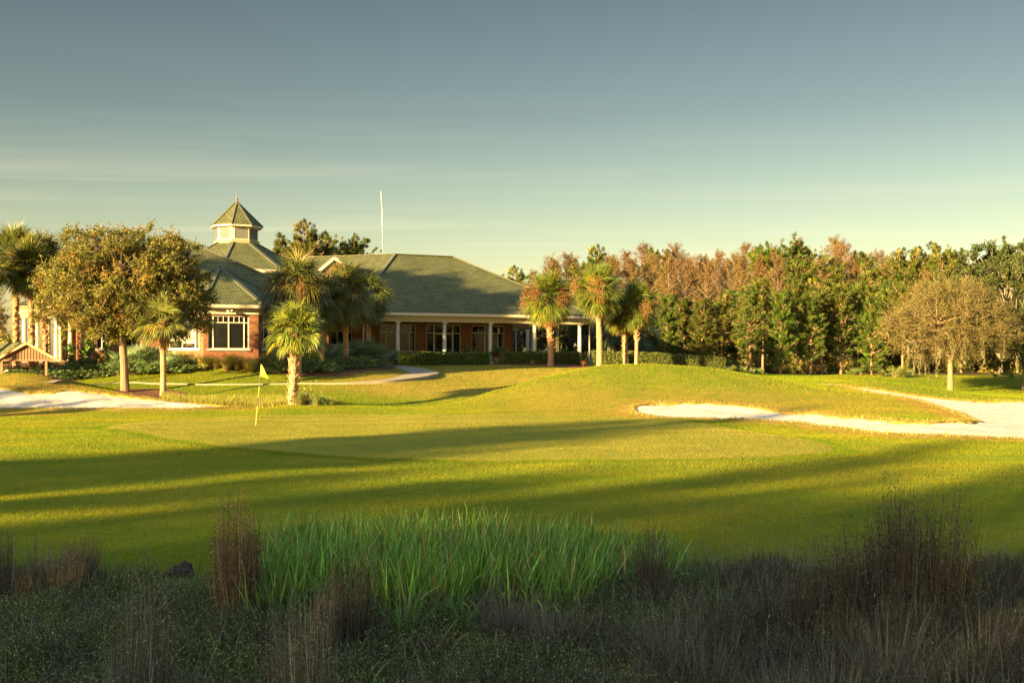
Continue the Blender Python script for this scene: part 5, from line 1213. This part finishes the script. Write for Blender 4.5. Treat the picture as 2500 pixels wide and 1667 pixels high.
# dense low cover of small leaves on wiry stems
def cover():
    n=52000; x,y,u=scat(n,-250,2750,3.9,11.9); k=y<EDGE(u)+rg.normal(0,.18,n); x=x[k];y=y[k];u=u[k];n=len(x)
    hum=.5+.5*np.sin(x*2.3+1)*np.sin(y*1.9+x)+.35*np.sin(x*5.1-y*2.2)
    right=np.clip((u-1300)/900,0,1); H=(.14+.13*np.clip(hum,0,1.3)+.10*right)*rg.uniform(.5,1.25,n)*np.clip((EDGE(u)-y)/1.2+.45,.35,1)
    z=fz_(x,y); a=rg.uniform(0,6.28,n); ln=rg.uniform(.05,.6,n); top=np.stack([x+np.cos(a)*H*ln,y+np.sin(a)*H*ln,z+H],1); bot=np.stack([x,y,z-.02],1)
    sp=.5+.5*np.sin(x*1.3+y*.8)*np.sin(y*1.1-x*.5); brown=np.clip(right*1.1+.25*(sp>.72)+rg.normal(0,.18,n)-.1,0,1)
    green=mix(np.array([[.15,.205,.068]]),np.array([[.20,.235,.085]]),rg.random((n,1))); br=mix(np.array([[.115,.098,.062]]),np.array([[.105,.102,.052]]),rg.random((n,1)))
    C=mix(green,br,brown[:,None])
    b=Bag(); b.add(*segs(bot,top,.0028,.0014,3,clamp01(br*.9)))
    L=12; s=rg.uniform(.25,1.05,(n,L,1)); Q=(bot[:,None]+(top-bot)[:,None]*s+rg.normal(0,.016,(n,L,3))).reshape(-1,3)
    CC=np.repeat(C,L,0)*np.exp(rg.normal(0,.33,(n*L,1))); lit=rg.random((n*L,1))<.035; CC=np.where(lit,CC*2.2,CC); pt=np.repeat((np.sin(x*3.7+y*1.1)*np.sin(y*3.1-x*.9)>.45)[:,None],L,0); CC=np.where(pt,CC*[1.45,1.35,.9],CC)
    b.add(*cards(Q,rg.uniform(.005,.015,n*L)*(1-.3*np.repeat(brown,L)),rg,.38,clamp01(CC),(0,0,1),.6))
    o=b.build('ground_cover',LEAF); tag(o,'low tangle of small grey green leaves and wiry stems covering the wet foreground','ground cover',kind='stuff')
cover()
def wild_grass():
    n=15000; x,y,u=scat(n,-250,2750,3.9,11.6); right=np.clip((u-1000)/900,0,1)
    k=rg.random(n)<(.28+.75*right); x=x[k];y=y[k];u=u[k];right=right[k];n=len(x); z=fz_(x,y)
    C=np.where(rg.random((n,1))<.35+.5*right[:,None],np.array([[.20,.165,.115]]),np.array([[.10,.15,.045]]))*np.exp(rg.normal(0,.3,(n,1)))
    b=Bag(); b.add(*blades(np.stack([x,y,z-.02],1),rg.uniform(0,6.28,n),(.18+.30*right)*rg.uniform(.5,1.4,n),.0022,rg.uniform(0,.5,n),rg.uniform(.1,1.3,n),4,clamp01(C),None,2.5))
    o=b.build('wild_grass',LEAF); tag(o,'thin dry and green grass blades mixed through the foreground weeds','grass',kind='stuff')
wild_grass()
# dead wiry stalks and fallen straw lying through the cover
def litter_():
    n=2600; x,y,u=scat(n,-200,2700,4.2,11.3); z=fz_(x,y); d=rg.random(n)
    C=np.where(rg.random((n,1))<.5,np.array([[.22,.18,.11]]),np.array([[.075,.06,.05]]))*np.exp(rg.normal(0,.3,(n,1)))
    b=Bag(); b.add(*blades(np.stack([x,y,z+.10*rg.random(n)],1),rg.uniform(0,6.28,n),rg.uniform(.2,.62,n),.0026,rg.uniform(.2,1.35,n),rg.uniform(-.3,.9,n),5,clamp01(C),None,3.0))
    # broad ribbons of dying sedge
    n=900; x,y,u=scat(n,350,1800,7.5,10.4); z=fz_(x,y); C=np.where(rg.random((n,1))<.4,np.array([[.30,.22,.07]]),np.array([[.16,.21,.05]]))*np.exp(rg.normal(0,.3,(n,1)))
    b.add(*blades(np.stack([x,y,z],1),rg.uniform(0,6.28,n),rg.uniform(.2,.5,n),.006,rg.uniform(.1,.9,n),rg.uniform(.5,2.2,n),5,clamp01(C),None,2.5))
    o=b.build('dead_stalks',LEAF); tag(o,'loose dead stalks and bent straw lying through the foreground weeds','dead stalks',kind='stuff')
litter_()
# the green sedge bed
def reeds():
    n=12500; Y=np.sqrt(9.35**2+(12.1**2-9.35**2)*rg.random(n)); u=rg.uniform(628,1640,n)+rg.normal(0,8,n)
    front=9.5+.5*np.clip((u-1150)/400,0,1)+.45*np.clip((u-1380)/200,0,1)+.25*np.sin(u*.017); k=(Y>front+rg.normal(0,.12,n))&(Y<12.0)&((u<1480)|(rg.random(n)<.5))
    Y=Y[k];u=u[k];n=len(Y); x=(u-CX)/FPX*Y; z=fz_(x,Y)
    # blades rise in fans from shared crowns
    cx=np.round(x/.17)*.17+rg.normal(0,.035,n); cy=np.round(Y/.19)*.19+rg.normal(0,.03,n)
    hh=(.66-.15*np.clip((u-1200)/400,0,1)-.10*np.clip((700-u)/120,0,1))*rg.uniform(.55,1.1,n)
    az=rg.normal(.4,1.9,n); C=tint(rg,n,(.165,.30,.038),.30,.08); C=np.where(rg.random((n,1))<.11,np.array([[.34,.25,.08]])*np.exp(rg.normal(0,.2,(n,1))),C); C=np.where(rg.random((n,1))<.22,C*[1.5,1.3,1.1],C)
    bend=np.where(rg.random(n)<.22,rg.uniform(1.2,2.8,n),rg.uniform(.05,.75,n))
    b=Bag(); b.add(*blades(np.stack([cx,cy,z-.03],1),az,hh,rg.uniform(.006,.0115,n),rg.uniform(.0,.24,n),bend,6,clamp01(C),az+math.pi/2+rg.normal(0,.9,n),2.6,np.array([.14,.13,.04])))
    o=b.build('sedge_bed',FROND); tag(o,'dense bed of bright green strap leaved sedge at the edge of the fairway','reeds',kind='stuff')
reeds()
SG='strap leaved clumps in front of the sedge bed'
sc=tuft(301,.22,.62,46,(.14,.24,.045),'sedge_clump',.010,(.10,.12,.04),lean=.3,bend=1.4)
for i,(u,Y,s,lb) in enumerate([(985,8.75,.95,'green strap leaved clump standing forward below the sedge bed'),(700,9.25,.8,'arching green clump at the left front of the sedge bed'),(1130,9.0,.75,'green clump forward of the middle of the sedge bed'),(860,9.2,.8,'green clump beside the brown feathery plant'),(1680,10.6,.55,'small green clump right of the sedge bed end'),(1735,10.6,.62,'small broad bladed green clump further right of the sedge bed'),(85,10.6,.42,'yellow green clump at the left among russet weeds'),(500,10.5,.55,'dark green clump left of the tall russet plume'),(650,9.5,.85,'green clump right beside the tall russet plume')]):
    put(sc,(xy(u,Y)[0],Y,g(xy(u,Y)[0],Y)),i*1.7,s,lb,'sedge',SG)
# feathery plumes (dead dog fennel)
def plume(seed,h,r,n,col,name='dry_plume',wide=1.0,fleck=22,topw=.65):
    q=np.random.default_rng(seed); root=empty(name,(0,0,0)); root['category']='dry plant'
    a=q.uniform(0,6.28,n); rr=r*np.sqrt(q.random(n)); L=h*q.uniform(.30,1.05,n)**.75*(1-.14*(rr/r)**2)*(1+.13*np.sin(a*2+seed)+.07*np.sin(a*5))
    B=np.stack([rr*.6*np.cos(a),rr*.6*np.sin(a),-.03+0*a],1); T=np.stack([rr*wide*np.cos(a)+q.normal(0,.03,n),rr*wide*np.sin(a)+q.normal(0,.045,n),L],1)
    M=(B+T)/2+np.stack([np.cos(a),np.sin(a),0*a],1)*(r*.12); st=Bag(); C=tint(q,n,np.array(col)*1.25,.5)
    st.add(*segs(B,M,.0030,.0024,3,C)); st.add(*segs(M,T,  .0018,.0008,3,C)); st.build('stem',TWIG,root)
    k=fleck; s=q.uniform(.25,1.0,(n,k,1)); P=np.where(s<.5,B[:,None]+(M-B)[:,None]*s*2,M[:,None]+(T-M)[:,None]*(s*2-1)); P=(P+q.normal(0,.016,(n,k,3))*(1+s*topw)).reshape(-1,3)
    D=unit(q.normal(0,1,(n*k,3))+[0,0,.45]); f=Bag(); f.add(*needles(P,D,.028*q.uniform(.5,1.8,n*k),.0028,q,clamp01(tint(q,n*k,np.array(col),.6,.10)))); f.build('plume',TWIG,root)
    return proto(root)
def pos(u,Y): x=xy(u,Y)[0]; return (x,Y,g(x,Y)-.02)
rus=plume(401,1.0,.20,330,(.19,.13,.06),fleck=26); gry=plume(402,1.0,.17,210,(.135,.115,.068),fleck=16); drk=plume(403,1.0,.22,220,(.075,.062,.038),fleck=17,wide=1.25)
PG='feathery dry plumes in the foreground'
for i,(p,u,Y,s,sz,lb) in enumerate([
 (rus,578,9.6,1.08,1.06,'tall russet feathery plume standing left of the green sedge bed'),
 (gry,350,6.6,1.0,.98,'grey feathery plume low in the front left foreground'),
 (gry,318,6.3,.8,.80,'thin grey plume beside the front left one'),
 (gry,745,6.4,1.05,.98,'grey brown feathery plume low in front, left of centre'),
 (gry,705,6.8,.8,.82,'shorter grey plume just left of the centre left one'),
 (drk,862,8.7,.85,.90,'dark brown plume in front of the sedge bed, left part'),
 (gry,800,8.4,.6,.66,'thin brown plume between sedge clumps'),
 (gry,8,10.2,.62,.72,'pale grey plume at the far left edge'),
 (drk,1590,10.2,.62,.80,'dark plume at the right end of the sedge bed'),
 (drk,1610,9.9,.5,.48,'short dark plume beside the sedge bed end'),
 (rus,100,10.6,.9,.34,'low russet weed mass at the left edge of the turf'),
 (rus,165,10.5,.9,.40,'russet weed mass beside the dark earth mound at left'),
 (rus,200,10.9,.9,.50,'taller russet weeds at the left edge of the turf'),
 (rus,55,10.3,.8,.30,'small russet weeds near the left frame edge')]):
    put(p,pos(u,Y),i*1.3,s,lb,'dry plant',PG,sz=sz)
# dark shrubs massed at the right
DGp='dark dry shrubs in the right foreground'
n0=0
shr=[plume(411,1.0,.30,330,(.080,.066,.040),'dry_shrub',1.3,17,1.6),plume(412,1.0,.26,300,(.065,.055,.036),'dry_shrub',1.1,17,1.4),plume(413,1.0,.28,300,(.088,.078,.038),'dry_shrub',1.35,16,1.5)]
lst=[(2240,8.9,1.0,1.36),(2190,8.8,1.0,1.18),(2290,8.9,.95,1.16),(2140,8.8,1.0,1.02),(2080,8.7,1.0,.92),(2020,8.6,1.0,.84),(1960,8.6,1.0,.74),(1890,8.6,1.0,.46),(1830,8.6,1.0,.42),(2310,8.5,.9,.62),(2360,8.3,1.0,.44),(2420,8.2,1.0,.44),(2480,8.2,1.0,.46),(2220,8.0,1.0,.72),(2120,7.9,1.0,.60),(2010,7.8,1.0,.48),(1900,7.8,1.0,.38),(1760,8.4,1.0,.36),(1680,8.6,1.0,.34),(2450,7.4,1.0,.5),(2340,7.4,1.0,.52),(2230,7.1,1.0,.52),(2100,7.0,1.0,.42),(1960,6.9,1.0,.36),(1800,7.2,1.0,.32),(1560,8.3,.9,.30),(1440,8.7,.9,.34),(1350,8.7,.9,.34),(1250,8.7,.85,.32),(2480,6.4,1.0,.42),(2350,6.2,1.0,.42),(2200,6.1,1.0,.36),(2050,5.9,1.0,.3),(1860,6.2,1.0,.28),(1480,7.5,.9,.24),(1340,7.7,.9,.25),(1180,8.2,.8,.24),(1060,8.5,.7,.22),(930,8.6,.6,.2)]
for i,(u,Y,s,sz) in enumerate(lst):
    row='nearest the camera' if Y<7 else ('in the middle rows' if Y<8.3 else 'along the back against the fairway')
    wh='below the sedge bed' if u<1600 else ('right of the sedge bed' if u<1950 else ('around the tall dark thicket' if u<2330 else 'at the right frame edge'))
    put(shr[i%3],pos(u,Y),i*1.9,s,('dark brown' if i%3!=2 else 'olive brown')+' dry shrub '+wh+' '+row,'dry plant',DGp,sz=sz)
# bleached bunch grasses
bg1=tuft(421,.35,.62,210,(.23,.19,.135),'dry_grass_clump',.0026,(.14,.10,.07),lean=.55,bend=.7); bg2=tuft(422,.3,.55,190,(.115,.13,.06),'dry_grass_clump',.0028,(.13,.10,.06),lean=.5,bend=.7)
BGp='bunch grasses in the foreground'
for i,(p,u,Y,s,lb) in enumerate([(bg1,1240,8.9,1.0,'bleached bunch grass fanning in front of the middle of the sedge bed'),(bg1,1330,8.5,.9,'bleached bunch grass right of the fanned one'),(bg1,1640,8.0,1.0,'bleached bunch grass below the right end of the sedge bed'),(bg1,1720,7.6,.9,'bleached bunch grass among the dark shrubs'),(bg2,2080,6.0,1.35,'olive bunch grass large at the bottom right'),(bg1,2020,6.4,1.1,'bleached bunch grass behind the olive one at bottom right'),(bg2,2150,5.8,1.2,'olive bunch grass right beside the large one'),(bg1,1900,6.6,1.0,'bleached bunch grass left of the olive ones'),(bg1,2330,6.2,1.1,'bleached bunch grass at the lower right'),(bg2,2400,5.9,1.0,'olive bunch grass near the lower right corner'),(bg1,1780,5.9,1.0,'pale bunch grass at the bottom, right of centre'),(bg1,1540,6.6,.8,'thin pale bunch grass below centre right'),(bg1,110,10.7,.9,'pale dry grass tuft left of the russet weeds'),(bg1,150,10.9,.8,'pale dry grass tuft rising above the russet weeds'),(bg2,30,5.6,1.0,'green grass tuft in the bottom left corner'),(bg1,480,7.4,.5,'small pale grass tuft in the left foreground'),(bg1,2160,7.4,1.2,'bleached stems inside the dark thicket'),(bg1,2390,7.6,1.0,'bleached stems at the right of the thicket'),(bg2,2460,8.8,.9,'olive grass at the right edge against the turf')]):
    put(p,pos(u,Y),i*2.1,s,lb,'grass clump',BGp)
# two dark clods of earth at the turf edge
def clod(u,Y,rx,rz,label,seed):
    q=np.random.default_rng(seed); k=20; th=np.linspace(0,2*np.pi,k,endpoint=False); ph=np.linspace(0,np.pi/2,9); V=[]
    off=q.normal(0,1,(4,3))
    for p in ph:
        for t in th:
            d=np.array([math.cos(t)*math.cos(p),math.sin(t)*math.cos(p),math.sin(p)]); w=1+.14*math.sin(off[0,0]+d[0]*5+d[1]*3)+.10*math.sin(d[2]*7+off[1,1]+d[1]*6)+.06*math.sin(d[0]*13+off[2,2])
            V.append(d*w*np.array([rx,rx*.55,rz]))
    idx=np.arange(k*9).reshape(9,k); F=np.stack([idx[:-1],np.roll(idx[:-1],-1,1),np.roll(idx[1:],-1,1),idx[1:]],-1).reshape(-1,4)
    b=Bag(); b.add(V,F); m_=bpy.data.materials.get('dark_earth') or bark('dark_earth',(.03,.022,.015),(.085,.06,.04),14,(1,1,2),1.0); o=b.build('earth_mound',m_,smooth=True); o.location=pos(u,Y); tag(o,label,'earth mound')
clod(205,11.0,.21,.24,'dark woody earth mound at the turf edge beside the russet weeds',1); clod(443,11.3,.17,.17,'low dark brown mound at the turf edge left of the tall plume',2)

# ------------------------------------------------------------------ trees behind the viewer's left whose shade falls on the fairway
def sw(w_,s_): # across and along the shadow direction
    return (w_*DIRS[1]+s_*DIRS[0], -w_*DIRS[0]+s_*DIRS[1])
SHG='trees outside the view that shade the fairway'
tall=pine(35,18,.80,3.8,130,12,60,GR[0])
for i,(w_,s_,h,k,cs) in enumerate(SHADERS):
    x,y=sw(w_,s_); base=(x,y,g(x,y)-.1)
    lab=f'tree outside the left of the view whose shadow streaks the fairway'
    if k=='o': put(dark,base,i*1.1,cs,lab,'tree',SHG,sz=h/10.3)
    elif k=='t': put(tall,base,0,h/18,lab,'tree',SHG)
    elif k[0]=='c': put(cyp[int(k[1])],base,i*1.3,cs,lab,'tree',SHG,sz=h/HC_[int(k[1])])
    else: j=int(k[1]); s=h/HB[j]; put(pines[j],base,i*1.7,cs,lab,'tree',SHG,sz=s)
for i,(w_,s_,s) in enumerate([(-13.5,-8,1.5),(-10.7,-7,1.7),(-7.7,-8,1.8),(-5,-9,1.5),(-2.2,-9,1.6),(.6,-9,1.5),(3.2,-9,1.5)]):
    x,y=sw(w_,s_); put(ub[i%2],(x,y,g(x,y)),i,s,'tall shrub behind the viewer that keeps the wetland in shade','shrub','shrubs behind the viewer')

# dark woods on the viewer's right hand side, mirrored in the clubhouse windows
for i,(x,y,h) in enumerate([(36,2,12),(44,-10,13),(52,-22,13),(30,-16,12),(60,-36,14),(24,-30,12),(58,-2,13),(68,-16,14),(15,-42,13),(40,-38,14),(48,12,12),(75,5,14)]):
    put(dark,(x,y,g(x,y)-.1),i*.9,h/10.5,'evergreen oak outside the view that darkens the window reflections','tree','oaks behind the viewer on the right')
